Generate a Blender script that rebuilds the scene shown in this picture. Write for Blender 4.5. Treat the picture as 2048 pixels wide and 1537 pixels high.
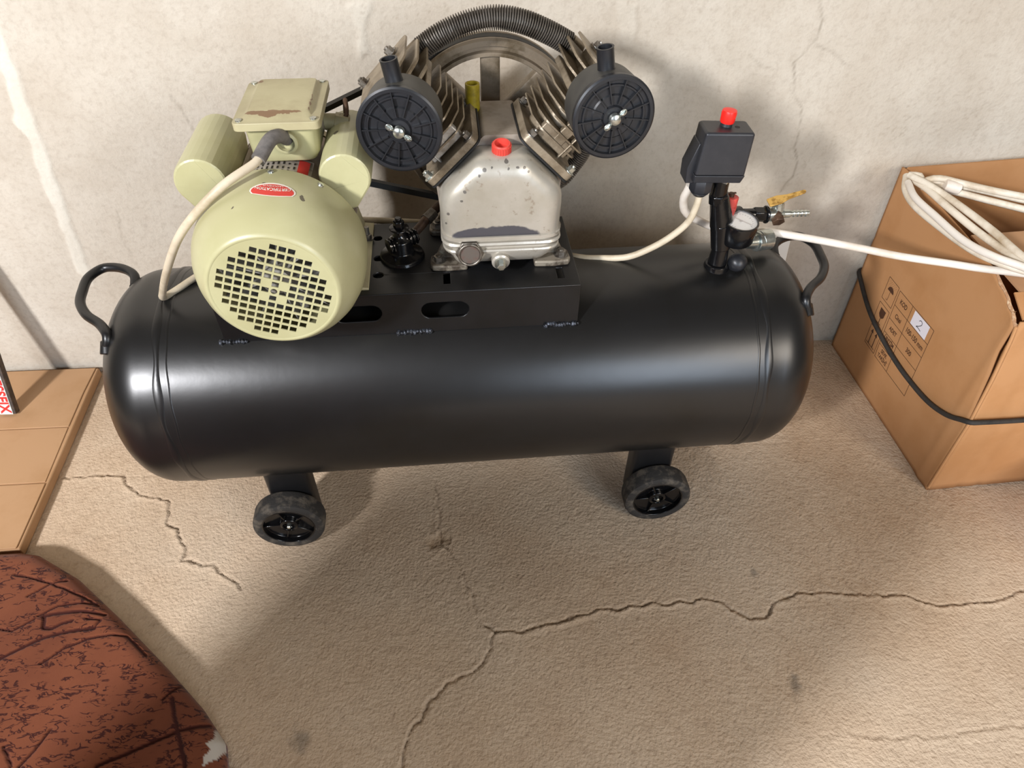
import bpy, bmesh, math, random
import numpy as np
from mathutils import Vector, Matrix
from mathutils.geometry import tessellate_polygon
PI=math.pi; random.seed(4)
S=bpy.context.scene; COL=S.collection
for o in list(bpy.data.objects): bpy.data.objects.remove(o)
def rgb(h,a=1):
    v=[int(h[i:i+2],16)/255 for i in (1,3,5)] if isinstance(h,str) else h
    return tuple((x/12.92 if x<.04045 else ((x+.055)/1.055)**2.4) for x in v)+(a,)
# ------------------------------------------------ camera, world, light, exposure
cd=bpy.data.cameras.new('camera'); cam=bpy.data.objects.new('camera',cd); COL.objects.link(cam)
cd.sensor_width=36; cd.lens=24.616; cd.clip_start=.02
_r=(.99709857,-.07554015,.00938782); _u=(.04595564,.69568566,.71687484); _f=(.0606838,.71436346,-.69713867)
cam.matrix_world=Matrix(((_r[0],_u[0],-_f[0],0),(_r[1],_u[1],-_f[1],-1.38113),(_r[2],_u[2],-_f[2],1.23632),(0,0,0,1)))
S.camera=cam
w=bpy.data.worlds.new('world'); S.world=w; w.use_nodes=True
bgn=w.node_tree.nodes['Background']; bgn.inputs[0].default_value=(1.0,.86,.70,1); bgn.inputs[1].default_value=.10
def area(name,loc,target,sx,sy,power,color):
    l=bpy.data.lights.new(name,'AREA'); l.shape='RECTANGLE'; l.size=sx; l.size_y=sy; l.energy=power; l.color=color
    o=bpy.data.objects.new(name,l); COL.objects.link(o); o.location=loc
    o.rotation_euler=(Vector(target)-Vector(loc)).to_track_quat('-Z','Y').to_euler(); return o
area('window_light_left',(-2.1,-2.95,2.25),(-.2,-.2,.3),.28,.34,175,(.97,.97,1))
area('window_light_right',(2.5,-3.5,2.2),(.2,-.2,.3),1.0,1.2,56,(1,.89,.76))
area('door_light_left',(-1.25,-3.7,1.55),(-.4,-.2,.4),1.05,1.5,62,(.72,.84,1))
area('door_light_right',(1.40,-3.7,1.45),(.4,-.2,.4),1.0,1.4,48,(.72,.84,1))
S.view_settings.view_transform='Standard'; S.view_settings.look='None'; S.view_settings.exposure=0; S.view_settings.gamma=1
S.view_settings.use_curve_mapping=False
# ------------------------------------------------ materials
def mat(name,c,rough=.5,metal=0,c2=None,ns=12,nlo=.45,nhi=.65,bump=0,bs=200,bd=.001,spec=.5,detail=6,mask=None,coat=0,sheen=0,fine=None):
    m=bpy.data.materials.new(name); m.use_nodes=True; nt=m.node_tree; N=nt.nodes; Lk=nt.links
    b=N['Principled BSDF']; b.inputs['Roughness'].default_value=rough; b.inputs['Metallic'].default_value=metal
    b.inputs['Specular IOR Level'].default_value=spec; b.inputs['Coat Weight'].default_value=coat
    if sheen: b.inputs['Sheen Weight'].default_value=sheen
    b.inputs['Base Color'].default_value=rgb(c)
    tc=N.new('ShaderNodeTexCoord')
    if c2:
        nz=N.new('ShaderNodeTexNoise'); nz.inputs['Scale'].default_value=ns; nz.inputs['Detail'].default_value=detail; nz.inputs['Roughness'].default_value=.65
        Lk.new(tc.outputs['Object'],nz.inputs['Vector'])
        mr=N.new('ShaderNodeMapRange'); mr.inputs[1].default_value=nlo; mr.inputs[2].default_value=nhi
        Lk.new(nz.outputs['Fac'],mr.inputs[0])
        mx=N.new('ShaderNodeMix'); mx.data_type='RGBA'; mx.inputs[6].default_value=rgb(c); mx.inputs[7].default_value=rgb(c2)
        Lk.new(mr.outputs[0],mx.inputs[0]); Lk.new(mx.outputs[2],b.inputs['Base Color'])
        m['mix']=mx.name
    if fine:
        c3,sc,lo,hi,fc=fine; src=b.inputs['Base Color'].links; nf=N.new('ShaderNodeTexNoise'); nf.inputs['Scale'].default_value=sc; nf.inputs['Detail'].default_value=5; nf.inputs['Roughness'].default_value=.7
        Lk.new(tc.outputs['Object'],nf.inputs['Vector']); mf_=N.new('ShaderNodeMapRange'); mf_.inputs[1].default_value=lo; mf_.inputs[2].default_value=hi; mf_.inputs[4].default_value=fc; Lk.new(nf.outputs['Fac'],mf_.inputs[0])
        mx=N.new('ShaderNodeMix'); mx.data_type='RGBA'; mx.inputs[7].default_value=rgb(c3); Lk.new(mf_.outputs[0],mx.inputs[0])
        if src: Lk.new(src[0].from_socket,mx.inputs[6])
        else: mx.inputs[6].default_value=rgb(c)
        Lk.new(mx.outputs[2],b.inputs['Base Color'])
    if bump:
        nb=N.new('ShaderNodeTexNoise'); nb.inputs['Scale'].default_value=bs; nb.inputs['Detail'].default_value=4
        Lk.new(tc.outputs['Object'],nb.inputs['Vector'])
        bp=N.new('ShaderNodeBump'); bp.inputs['Strength'].default_value=bump; bp.inputs['Distance'].default_value=bd
        Lk.new(nb.outputs['Fac'],bp.inputs['Height']); Lk.new(bp.outputs[0],b.inputs['Normal'])
    return m
def attr_layer(m,attr,color,fac=1,rough=None):
    """mix a wear colour of its own over the base colour where a vertex attribute says so"""
    nt=m.node_tree; N=nt.nodes; Lk=nt.links; b=N['Principled BSDF']
    a=N.new('ShaderNodeAttribute'); a.attribute_name=attr
    ml=N.new('ShaderNodeMath'); ml.operation='MULTIPLY'; ml.inputs[1].default_value=fac; ml.use_clamp=True; Lk.new(a.outputs['Fac'],ml.inputs[0])
    mx=N.new('ShaderNodeMix'); mx.data_type='RGBA'; mx.inputs[7].default_value=rgb(color); Lk.new(ml.outputs[0],mx.inputs[0])
    src=b.inputs['Base Color'].links
    if src: Lk.new(src[0].from_socket,mx.inputs[6])
    else: mx.inputs[6].default_value=b.inputs['Base Color'].default_value
    Lk.new(mx.outputs[2],b.inputs['Base Color'])
def stain(m,color,boxes,ns=60,amp=.01,soft=.0015):
    """paint worn off inside boxes (object space) with a ragged outline"""
    nt=m.node_tree; N=nt.nodes; Lk=nt.links; b=N['Principled BSDF']
    tc=N.new('ShaderNodeTexCoord'); nz=N.new('ShaderNodeTexNoise'); nz.inputs['Scale'].default_value=ns; nz.inputs['Detail'].default_value=5
    Lk.new(tc.outputs['Object'],nz.inputs['Vector'])
    v=N.new('ShaderNodeVectorMath'); v.operation='SUBTRACT'; v.inputs[1].default_value=(.5,.5,.5); Lk.new(nz.outputs['Color'],v.inputs[0])
    v2=N.new('ShaderNodeVectorMath'); v2.operation='SCALE'; v2.inputs['Scale'].default_value=amp; Lk.new(v.outputs[0],v2.inputs[0])
    v3=N.new('ShaderNodeVectorMath'); v3.operation='ADD'; Lk.new(tc.outputs['Object'],v3.inputs[0]); Lk.new(v2.outputs[0],v3.inputs[1])
    for (c,h) in boxes:
        s=N.new('ShaderNodeVectorMath'); s.operation='SUBTRACT'; s.inputs[1].default_value=c; Lk.new(v3.outputs[0],s.inputs[0])
        dv=N.new('ShaderNodeVectorMath'); dv.operation='DIVIDE'; dv.inputs[1].default_value=h; Lk.new(s.outputs[0],dv.inputs[0])
        ln=N.new('ShaderNodeVectorMath'); ln.operation='LENGTH'; Lk.new(dv.outputs[0],ln.inputs[0])
        mr=N.new('ShaderNodeMapRange'); mr.inputs[1].default_value=1; mr.inputs[2].default_value=.93; Lk.new(ln.outputs['Value'],mr.inputs[0])
        mx=N.new('ShaderNodeMix'); mx.data_type='RGBA'; mx.inputs[7].default_value=rgb(color); Lk.new(mr.outputs[0],mx.inputs[0])
        src=b.inputs['Base Color'].links
        if src: Lk.new(src[0].from_socket,mx.inputs[6])
        else: mx.inputs[6].default_value=b.inputs['Base Color'].default_value
        Lk.new(mx.outputs[2],b.inputs['Base Color'])
# ------------------------------------------------ mesh helpers
def frame(o,z,x=None):
    z=Vector(z).normalized(); x=Vector(x) if x is not None else (Vector((1,0,0)) if abs(z.x)<.9 else Vector((0,1,0)))
    y=z.cross(x).normalized(); x=y.cross(z).normalized()
    return Matrix(((x.x,y.x,z.x,o[0]),(x.y,y.y,z.y,o[1]),(x.z,y.z,z.z,o[2]),(0,0,0,1)))
class B:
    def __init__(s): s.v=[]; s.f=[]
    def add(s,vs,fs,M=None):
        k=len(s.v); s.v+=[tuple(M@Vector(p)) if M else tuple(p) for p in vs]; s.f+=[tuple(i+k for i in f) for f in fs]; return s
    def box(s,c,size,M=None,taper=1):
        x,y,z=[a/2 for a in size]; V=[(c[0]+a*x*(taper if d>0 else 1),c[1]+b*y*(taper if d>0 else 1),c[2]+d*z) for d in (-1,1) for a,b in ((-1,-1),(1,-1),(1,1),(-1,1))]
        return s.add(V,[(3,2,1,0),(4,5,6,7),(0,1,5,4),(1,2,6,5),(2,3,7,6),(3,0,4,7)],M)
    def lathe(s,prof,M=None,n=32,ca=True,cb=True):
        V=[];F=[]
        for r,h in prof: V+=[(r*math.cos(2*PI*i/n),r*math.sin(2*PI*i/n),h) for i in range(n)]
        for j in range(len(prof)-1):
            for i in range(n):
                k=(i+1)%n; F.append((j*n+i,j*n+k,(j+1)*n+k,(j+1)*n+i))
        if ca: F.append(tuple(range(n))[::-1])
        if cb: F.append(tuple((len(prof)-1)*n+i for i in range(n)))
        return s.add(V,F,M)
    def cyl(s,p0,p1,r0,r1=None,n=24,x=None):
        p0=Vector(p0);p1=Vector(p1); return s.lathe([(r0,0),(r1 if r1 is not None else r0,(p1-p0).length)],frame(p0,p1-p0,x),n)
    def tube(s,pts,r,n=10,caps=True,closed=False):
        pts=[Vector(p) for p in pts]; m=len(pts); rr=r if isinstance(r,(list,tuple)) else [r]*m; V=[];F=[]
        T=[(pts[(i+1)%m if closed else min(i+1,m-1)]-pts[(i-1)%m if closed else max(i-1,0)]).normalized() for i in range(m)]
        up=Vector((0,0,1)) if abs(T[0].z)<.9 else Vector((1,0,0)); x=T[0].cross(up).normalized()
        for i in range(m):
            x=(x-T[i]*x.dot(T[i])).normalized(); y=T[i].cross(x)
            V+=[pts[i]+(x*math.cos(2*PI*k/n)+y*math.sin(2*PI*k/n))*rr[i] for k in range(n)]
        for i in range(m if closed else m-1):
            for k in range(n): q=(k+1)%n; a=i*n; b=((i+1)%m)*n; F.append((a+k,a+q,b+q,b+k))
        if caps and not closed: F.append(tuple(range(n))[::-1]); F.append(tuple((m-1)*n+i for i in range(n)))
        return s.add(V,F)
    def prism(s,poly,h,M=None,holes=(),z0=0):
        loops=[list(poly)]+[list(q) for q in holes]; fl=[p for l in loops for p in l]; n=len(fl)
        if holes: tri=tessellate_polygon([[Vector((p[0],p[1],0)) for p in l] for l in loops])
        else: tri=[tuple(range(n))]
        V=[(p[0],p[1],z0) for p in fl]+[(p[0],p[1],z0+h) for p in fl]; F=[]
        for t in tri: F.append(tuple(t)[::-1]); F.append(tuple(i+n for i in t))
        k=0
        for l in loops:
            m=len(l)
            for i in range(m): a=k+i;b=k+(i+1)%m; F.append((a,b,b+n,a+n))
            k+=m
        return s.add(V,F,M)
    def loft(s,rings,M=None,ca=True,cb=True):
        n=len(rings[0]); V=[p for r in rings for p in r]; F=[]
        for j in range(len(rings)-1):
            for i in range(n): k=(i+1)%n; F.append((j*n+i,j*n+k,(j+1)*n+k,(j+1)*n+i))
        if ca: F.append(tuple(range(n))[::-1])
        if cb: F.append(tuple((len(rings)-1)*n+i for i in range(n)))
        return s.add(V,F,M)
    def hexbolt(s,p,d,r=.006,h=.005,w=.009):
        M=frame(p,d); s.lathe([(w,0),(w,.0012)],M,20); s.lathe([(r,.0012),(r,h),(r*.8,h+.0008)],M,6); s.lathe([(r*.55,h),(r*.55,h+.003)],M,12); return s
    def build(s,name,m,parent=None,bev=0,sub=0,ang=35,seg=2,fix=True,solid=0):
        me=bpy.data.meshes.new(name); me.from_pydata(s.v,[],s.f)
        if fix:
            bm=bmesh.new(); bm.from_mesh(me); bmesh.ops.recalc_face_normals(bm,faces=bm.faces); bm.to_mesh(me); bm.free()
        me.polygons.foreach_set('use_smooth',[True]*len(me.polygons)); me.set_sharp_from_angle(angle=math.radians(ang))
        o=bpy.data.objects.new(name,me); COL.objects.link(o); me.materials.append(m)
        if parent: o.parent=parent
        if solid: q=o.modifiers.new('solid','SOLIDIFY'); q.thickness=solid
        if bev: q=o.modifiers.new('bevel','BEVEL'); q.width=bev; q.segments=seg; q.limit_method='ANGLE'; q.angle_limit=math.radians(35); q.harden_normals=False
        if sub: q=o.modifiers.new('sub','SUBSURF'); q.levels=sub; q.render_levels=sub
        return o
def ngon(cx,cy,rx,ry,n=32): return [(cx+rx*math.cos(2*PI*i/n),cy+ry*math.sin(2*PI*i/n)) for i in range(n)]
def stadium(cx,cy,hx,hy,n=8): return [(cx+sg*(hx-hy)+hy*math.cos(a),cy+hy*math.sin(a)) for sg,a0 in ((1,-PI/2),(-1,PI/2)) for a in [a0+PI*i/n for i in range(n+1)]]
def fillet(poly,r,n=4):
    out=[]; m=len(poly); rr=r if isinstance(r,(list,tuple)) else [r]*m
    for i in range(m):
        p=Vector(poly[i]);a=Vector(poly[i-1]);b=Vector(poly[(i+1)%m]); u=(a-p).normalized();v=(b-p).normalized()
        th=u.angle(v); d=min(rr[i]/math.tan(th/2),(a-p).length*.49,(b-p).length*.49)
        p0=p+u*d;p1=p+v*d
        for k in range(n+1):
            t=k/n; q=p0*(1-t)**2+p*2*t*(1-t)+p1*t*t; out.append((q.x,q.y))
    return out
def inset(poly,d):
    m=len(poly); out=[]; A=sum(poly[i-1][0]*poly[i][1]-poly[i][0]*poly[i-1][1] for i in range(m)); sg=1 if A>0 else -1
    for i in range(m):
        a=Vector(poly[i-1]);b=Vector(poly[(i+1)%m]); t=(b-a).normalized(); nrm=Vector((-t.y,t.x))*sg; p=Vector(poly[i])+nrm*d; out.append((p.x,p.y))
    return out
def rrect(x0,y0,x1,y1,r,n=5): return fillet([(x0,y0),(x1,y0),(x1,y1),(x0,y1)],r,n)
def spline(pts,step=.01,closed=False):
    P=[Vector(p) for p in pts]; m=len(P); out=[]
    for i in range(m if closed else m-1):
        p0=P[i-1] if (i>0 or closed) else P[0]*2-P[1]; p1=P[i]; p2=P[(i+1)%m]; p3=P[(i+2)%m] if (i+2<m or closed) else P[-1]*2-P[-2]
        k=max(2,int((p2-p1).length/step))
        for j in range(k):
            t=j/k; out.append(.5*((2*p1)+(p2-p0)*t+(2*p0-5*p1+4*p2-p3)*t*t+(3*p1-p0-3*p2+p3)*t**3))
    if not closed: out.append(P[-1])
    return out
def text_bm(txt,size,fn,thick=.0003,align='CENTER',xs=1,bold=0,res=3,shear=0):
    """lettering as thin raised print: fn maps (u,v,h) of the text plane to space"""
    cu=bpy.data.curves.new('t','FONT'); cu.body=txt; cu.size=size; cu.align_x=align; cu.align_y='CENTER'; cu.resolution_u=res; cu.offset=bold; cu.shear=shear
    o=bpy.data.objects.new('t',cu); COL.objects.link(o); dg=bpy.context.evaluated_depsgraph_get(); me=bpy.data.meshes.new_from_object(o.evaluated_get(dg))
    bb=B(); V=[(v.co.x*xs,v.co.y) for v in me.vertices]; n=len(V); F=[]
    for p in me.polygons: F.append(tuple(p.vertices))
    bb.add([fn(x,y,thick) for x,y in V],F)
    bpy.data.objects.remove(o); bpy.data.curves.remove(cu); bpy.data.meshes.remove(me); return bb
def join(*bs):
    r=B()
    for b in bs: r.add(b.v,b.f)
    return r
def empty(name,loc,rz=0):
    o=bpy.data.objects.new(name,None); COL.objects.link(o); o.location=loc; o.rotation_euler=(0,0,rz); o.empty_display_size=.05; return o
def tag(o,label,cat,group=None,kind=None):
    o['label']=label; o['category']=cat
    if group: o['group']=group
    if kind: o['kind']=kind
    return o
def copy_part(o,parent,M=None):
    c=o.copy(); COL.objects.link(c); c.parent=parent
    for ch in o.children: copy_part(ch,c)
    return c
# value noise on a grid (numpy), used for real relief of floor and wall
def vnoise(X,Y,scale,seed):
    rng=np.random.default_rng(seed); T=rng.random((257,257)); x=X*scale; y=Y*scale; xi=np.floor(x).astype(int); yi=np.floor(y).astype(int)
    fx=x-xi; fy=y-yi; fx=fx*fx*(3-2*fx); fy=fy*fy*(3-2*fy); g=lambda a,b:T[a%257,b%257]
    return (g(xi,yi)*(1-fx)+g(xi+1,yi)*fx)*(1-fy)+(g(xi,yi+1)*(1-fx)+g(xi+1,yi+1)*fx)*fy
def fbm(X,Y,sc,seed,o=4):
    r=0;a=1;t=0
    for i in range(o): r=r+a*vnoise(X,Y,sc*2**i,seed+i); t+=a; a*=.55
    return r/t-.5
def poly_dist(X,Y,pl,side=False):
    D=np.full(X.shape,9.); SD=np.zeros(X.shape)
    for (a,b),(c,d) in zip(pl[:-1],pl[1:]):
        dx,dy=c-a,d-b; L2=dx*dx+dy*dy+1e-12; t=np.clip(((X-a)*dx+(Y-b)*dy)/L2,0,1); e=np.hypot(X-a-t*dx,Y-b-t*dy); m=e<D
        D=np.where(m,e,D); SD=np.where(m,np.sign((X-a)*dy-(Y-b)*dx),SD)
    return (D,SD) if side else D
def in_poly(X,Y,pl):
    r=np.zeros(X.shape,bool); n=len(pl)
    for i in range(n):
        (a,b),(c,d)=pl[i-1],pl[i]; r^=((b>Y)!=(d>Y))&(X<(c-a)*(Y-b)/(d-b+1e-12)+a)
    return r
def grid_obj(name,P,mt,attrs={},flip=False):
    nu,nv=P.shape[:2]; me=bpy.data.meshes.new(name); me.vertices.add(nu*nv); me.vertices.foreach_set('co',P.reshape(-1).astype(np.float32))
    I=np.arange(nu*nv).reshape(nu,nv); q=np.stack([I[:-1,:-1],I[1:,:-1],I[1:,1:],I[:-1,1:]],-1).reshape(-1,4)
    if flip: q=q[:,::-1]
    me.loops.add(q.size); me.loops.foreach_set('vertex_index',q.reshape(-1).astype(np.int32)); me.polygons.add(len(q))
    me.polygons.foreach_set('loop_start',np.arange(0,q.size,4,dtype=np.int32)); me.polygons.foreach_set('use_smooth',np.ones(len(q),bool))
    for k,a in attrs.items(): at=me.attributes.new(k,'FLOAT','POINT'); at.data.foreach_set('value',a.reshape(-1).astype(np.float32))
    me.update(calc_edges=True); me.validate(); me.materials.append(mt); o=bpy.data.objects.new(name,me); COL.objects.link(o); return o
FLOOR_CRACKS= [[[-0.905, -0.348], [-0.837, -0.344], [-0.771, -0.349], [-0.752, -0.382], [-0.717, -0.405], [-0.659, -0.422], [-0.649, -0.442], [-0.644, -0.481], [-0.618, -0.501], [-0.59, -0.551], [-0.586, -0.574], [-0.552, -0.588], [-0.526, -0.593], [-0.485, -0.626], [-0.461, -0.65]], [[-0.086, -0.407], [-0.077, -0.526], [-0.07, -0.575], [-0.045, -0.612], [-0.026, -0.659], [-0.013, -0.702], [-0.011, -0.728]], [[0.004, -0.755], [0.026, -0.768], [0.082, -0.772], [0.12, -0.763], [0.174, -0.752], [0.228, -0.74], [0.267, -0.741], [0.307, -0.735], [0.365, -0.737], [0.424, -0.735], [0.466, -0.742], [0.475, -0.76], [0.508, -0.78], [0.536, -0.782], [0.551, -0.768], [0.567, -0.749], [0.596, -0.737], [0.622, -0.735], [0.719, -0.743], [0.825, -0.754], [0.864, -0.775], [0.934, -0.777], [0.993, -0.779], [1.062, -0.762]], [[0.026, -0.768], [0.015, -0.804], [0.0, -0.831], [-0.031, -0.846], [-0.063, -0.86], [-0.093, -0.886], [-0.106, -0.906], [-0.126, -0.941], [-0.14, -0.991]], [[0.608, -0.998], [0.718, -1.006], [0.804, -1.008], [0.913, -1.0]]]
PITS= [[-0.08, -0.569], [0.592, -0.741], [-0.798, -0.571], [0.404, -0.594]]
STAINS= [[0.545, -0.682], [0.548, -0.906], [-0.307, -0.935]]
WALL_CRACKS= [[[0.682, 0.847], [0.7, 0.81], [0.698, 0.778], [0.682, 0.756], [0.664, 0.735], [0.674, 0.704], [0.683, 0.673], [0.71, 0.645], [0.718, 0.606], [0.718, 0.562], [0.737, 0.522], [0.736, 0.488], [0.723, 0.469], [0.718, 0.452]], [[-0.542, 0.697], [-0.531, 0.673], [-0.521, 0.628]], [[-0.73, 0.458], [-0.731, 0.434], [-0.744, 0.385], [-0.737, 0.352]], [[0.771, 0.729], [0.731, 0.758], [0.701, 0.768]], [[0.573, 0.751], [0.598, 0.732], [0.626, 0.722]]]
WALL_PATCH= [[[-0.785, 0.836], [-0.794, 0.737], [-0.807, 0.643], [-0.814, 0.558], [-0.828, 0.446], [-0.84, 0.327], [-0.848, 0.262], [-0.875, 0.305], [-0.859, 0.433], [-0.853, 0.528], [-0.839, 0.615], [-0.848, 0.638], [-0.827, 0.748]], [[-0.188, 0.857], [-0.14, 0.856], [-0.156, 0.807], [-0.152, 0.763], [-0.178, 0.746], [-0.176, 0.807]], [[0.298, 0.851], [0.34, 0.851], [0.346, 0.766], [0.314, 0.765]]]
STROKES= [[[-0.87, -0.619], [-0.833, -0.63], [-0.796, -0.643], [-0.755, -0.661], [-0.713, -0.682], [-0.694, -0.693]], [[-0.826, -0.668], [-0.795, -0.646], [-0.781, -0.64], [-0.768, -0.639]], [[-0.792, -0.709], [-0.762, -0.691], [-0.721, -0.688], [-0.699, -0.691]], [[-0.727, -0.722], [-0.744, -0.727], [-0.758, -0.735], [-0.772, -0.733], [-0.781, -0.71], [-0.757, -0.706], [-0.718, -0.704], [-0.676, -0.713]], [[-0.705, -0.719], [-0.678, -0.723], [-0.683, -0.739], [-0.718, -0.741]], [[-0.825, -0.786], [-0.796, -0.768], [-0.765, -0.751], [-0.723, -0.742], [-0.683, -0.739]], [[-0.751, -0.799], [-0.724, -0.775], [-0.687, -0.758], [-0.65, -0.754], [-0.624, -0.756], [-0.582, -0.794]], [[-0.515, -0.872], [-0.501, -0.905], [-0.485, -0.941], [-0.465, -0.981]], [[-0.602, -0.971], [-0.562, -0.957], [-0.521, -0.94], [-0.49, -0.928], [-0.446, -0.919]], [[-0.719, -0.963], [-0.705, -0.94], [-0.692, -0.911]], [[-0.849, -0.73], [-0.825, -0.735], [-0.795, -0.714]], [[-0.528, -0.875], [-0.508, -0.849]], [[-0.756, -0.932], [-0.732, -0.962]]]
TORN= [[-0.438, -0.921], [-0.422, -0.932], [-0.414, -0.957], [-0.422, -0.972], [-0.438, -0.983], [-0.441, -0.972], [-0.432, -0.96], [-0.441, -0.951], [-0.432, -0.94]]
SOFA= [[-0.924, -0.56], [-0.887, -0.56], [-0.851, -0.568], [-0.761, -0.623], [-0.661, -0.707], [-0.544, -0.812], [-0.468, -0.885], [-0.419, -0.943], [-0.407, -0.986]]
STRANDS= [[[0.942, -0.079, 0.527], [0.947, -0.143, 0.535], [0.952, -0.213, 0.535], [0.968, -0.298, 0.53], [0.981, -0.366, 0.53], [0.986, -0.437, 0.535], [1.008, -0.583, 0.54]], [[0.933, -0.099, 0.54], [0.951, -0.15, 0.542], [0.972, -0.227, 0.54], [0.985, -0.318, 0.54], [0.993, -0.421, 0.54], [1.034, -0.546, 0.54]], [[0.942, -0.079, 0.527], [0.921, -0.124, 0.52], [0.915, -0.18, 0.515], [0.925, -0.262, 0.515], [0.936, -0.345, 0.52], [0.952, -0.4, 0.528], [0.988, -0.437, 0.53], [1.077, -0.494, 0.53]], [[0.928, -0.112, 0.53], [0.913, -0.173, 0.53], [0.917, -0.244, 0.53], [0.925, -0.329, 0.53], [0.94, -0.395, 0.538], [0.975, -0.447, 0.543], [1.028, -0.545, 0.55]], [[0.933, -0.099, 0.54], [0.954, -0.104, 0.54], [0.955, -0.116, 0.535], [0.976, -0.118, 0.535], [1.006, -0.132, 0.535], [1.07, -0.156, 0.53], [1.138, -0.202, 0.53], [1.245, -0.26, 0.53]], [[0.946, -0.128, 0.53], [0.961, -0.122, 0.54], [0.983, -0.126, 0.545], [1.017, -0.143, 0.543], [1.068, -0.17, 0.54], [1.13, -0.205, 0.54], [1.24, -0.258, 0.54]], [[0.956, -0.123, 0.525], [0.981, -0.127, 0.525], [1.021, -0.152, 0.525], [1.073, -0.178, 0.52], [1.131, -0.221, 0.52], [1.224, -0.297, 0.52]]]
BAND= [[0.989, -0.139, 0.535], [1.019, -0.148, 0.53]]
# ------------------------------------------------ the setting
def axis(a,b,c,d,fine,coarse=.12): return np.concatenate([np.arange(a,b,coarse),np.arange(b,c,fine),np.arange(c,d+coarse,coarse)])
MF=mat('concrete_floor','#c8b095',.88,c2='#b4987b',ns=3.2,nlo=.35,nhi=.7,bump=.9,bs=170,bd=.0032,spec=.25,detail=9,fine=('#8d7258',60,.50,.68,.45))
attr_layer(MF,'crack','#5a4028',.75); attr_layer(MF,'pit','#8a6a45',.55); attr_layer(MF,'stain','#4d463d',.6); attr_layer(MF,'tone','#cdbfab',.55)
xs=axis(-2.6,-1.1,1.35,3,.0032); ys=axis(-4.2,-1.2,.02,.03,.0032)
X,Y=np.meshgrid(xs,ys,indexing='ij')
Z=.0014*fbm(X,Y,9,1)+.0018*fbm(X,Y,120,9,2)*np.clip(.6+2.2*fbm(X,Y,4,31),.15,1.3)
crack=np.zeros(X.shape)
for k,pl in enumerate(FLOOR_CRACKS):
    wob=.016*fbm(X,Y,38,50+k,5); D,sd=poly_dist(X+wob,Y+.018*fbm(X,Y,42,70+k,5),pl,True)
    wd=.0016+.003*np.clip(vnoise(X,Y,30,80+k)-.4,0,1)
    a=np.clip(1-D/(wd+.0012),0,1)*(.35 if k==4 else .6 if k==1 else 1); crack=np.maximum(crack,a*(.5+.8*vnoise(X,Y,22,90+k)))
    Z-=.0055*a; Z+=np.where(sd>0,1,0)*.0032*np.clip(1-D/.012,0,1)*(D<.012)*(.4 if k in(1,3,4) else 1)
D=poly_dist(X,Y,[(-1.3,-.347),(-.9,-.348)]); 
for a,b in (((-.9,-.352),(2.2,-.352)),): 
    D=poly_dist(X,Y+.003*fbm(X,Y,8,5),[a,b]); Z-=.0009*np.clip(1-D/.003,0,1)
pit=np.zeros(X.shape)
for (px,py),r in zip(PITS,(.028,.016,.007,.008)):
    d=np.hypot(X-px,(Y-py)*1.2)+.09*fbm(X,Y,34,7,4)*(r/.03); a=np.clip((r-d)/(r*.8),0,1); pit=np.maximum(pit,a); Z-=.003*a; Z+=.0014*np.exp(-((d-r*1.15)/(.35*r))**2)*vnoise(X,Y,60,8)
st=np.zeros(X.shape)
for (px,py),r in zip(STAINS,(.012,.022,.03)):
    d=np.hypot((X-px)*1.3,Y-py)+.04*fbm(X,Y,60,17)*(r/.02); st=np.maximum(st,np.clip((r-d)/(r*.8),0,1))
tone=np.clip(fbm(X,Y,2.2,23,5)*2+.35,0,1)
fl=grid_obj('floor',np.stack([X,Y,Z],-1),MF,{'crack':crack,'pit':pit,'stain':st,'tone':tone}); fl['kind']='structure'
MW=mat('plaster_wall','#c8bfb0',.88,c2='#b7ab9a',ns=4.5,nlo=.35,nhi=.7,bump=.55,bs=150,bd=.0018,spec=.25,detail=9,fine=('#a09383',75,.48,.70,.40))
attr_layer(MW,'crack','#6e604f',.75); attr_layer(MW,'patch','#d9d4c6',.75); attr_layer(MW,'dirt','#5d564e',.7); attr_layer(MW,'fleck','#8d7c68',.5); attr_layer(MW,'damp','#87796a',.6)
xs=axis(-2.6,-1.15,1.4,3,.0042); zs=np.concatenate([[-.01],np.arange(0,.92,.0042),np.arange(.93,2.7,.12)])
X,Z=np.meshgrid(xs,zs,indexing='ij')
Yw=.0035*fbm(X,Z,3.5,101)+.0016*fbm(X,Z,26,111,4)
crack=np.zeros(X.shape)
for k,pl in enumerate(WALL_CRACKS):
    D=poly_dist(X+.008*fbm(X,Z,40,120+k),Z+.008*fbm(X,Z,40,130+k),pl); a=np.clip(1-D/.0034,0,1)*(.6 if k==0 else .35); crack=np.maximum(crack,a*(.4+vnoise(X,Z,25,140+k))); Yw+=.001*a
patch=np.zeros(X.shape)
for k,pl in enumerate(WALL_PATCH):
    Xn=X+.016*fbm(X,Z,26,150); Zn=Z+.02*fbm(X,Z,30,151); i=in_poly(Xn,Zn,pl).astype(float); D=poly_dist(Xn,Zn,pl+[pl[0]])
    a=np.where(i>0,np.clip(D/.006,0,1),0); patch=np.maximum(patch,a*(1,.45,.3)[k]*(.75+.5*fbm(X,Z,40,9))); Yw-=.0025*a
n1=fbm(X,Z,34,160,4); n2=fbm(X,Z,3.2,170,3)
fleck=np.clip((np.abs(n1)<.006)*.6*np.clip(n2*5+.3,0,1),0,1); Yw+=.0006*fleck
damp=np.clip(n2*2.0,0,1)*.35
dirt=np.clip((.075-Z)/.1+fbm(X,Z,30,180)*1.6,0,1)*np.clip(1-Z/.16,0,1)*np.clip(.2+2*fbm(X,Z,9,190)+.3*(X>.5),0,1)
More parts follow.
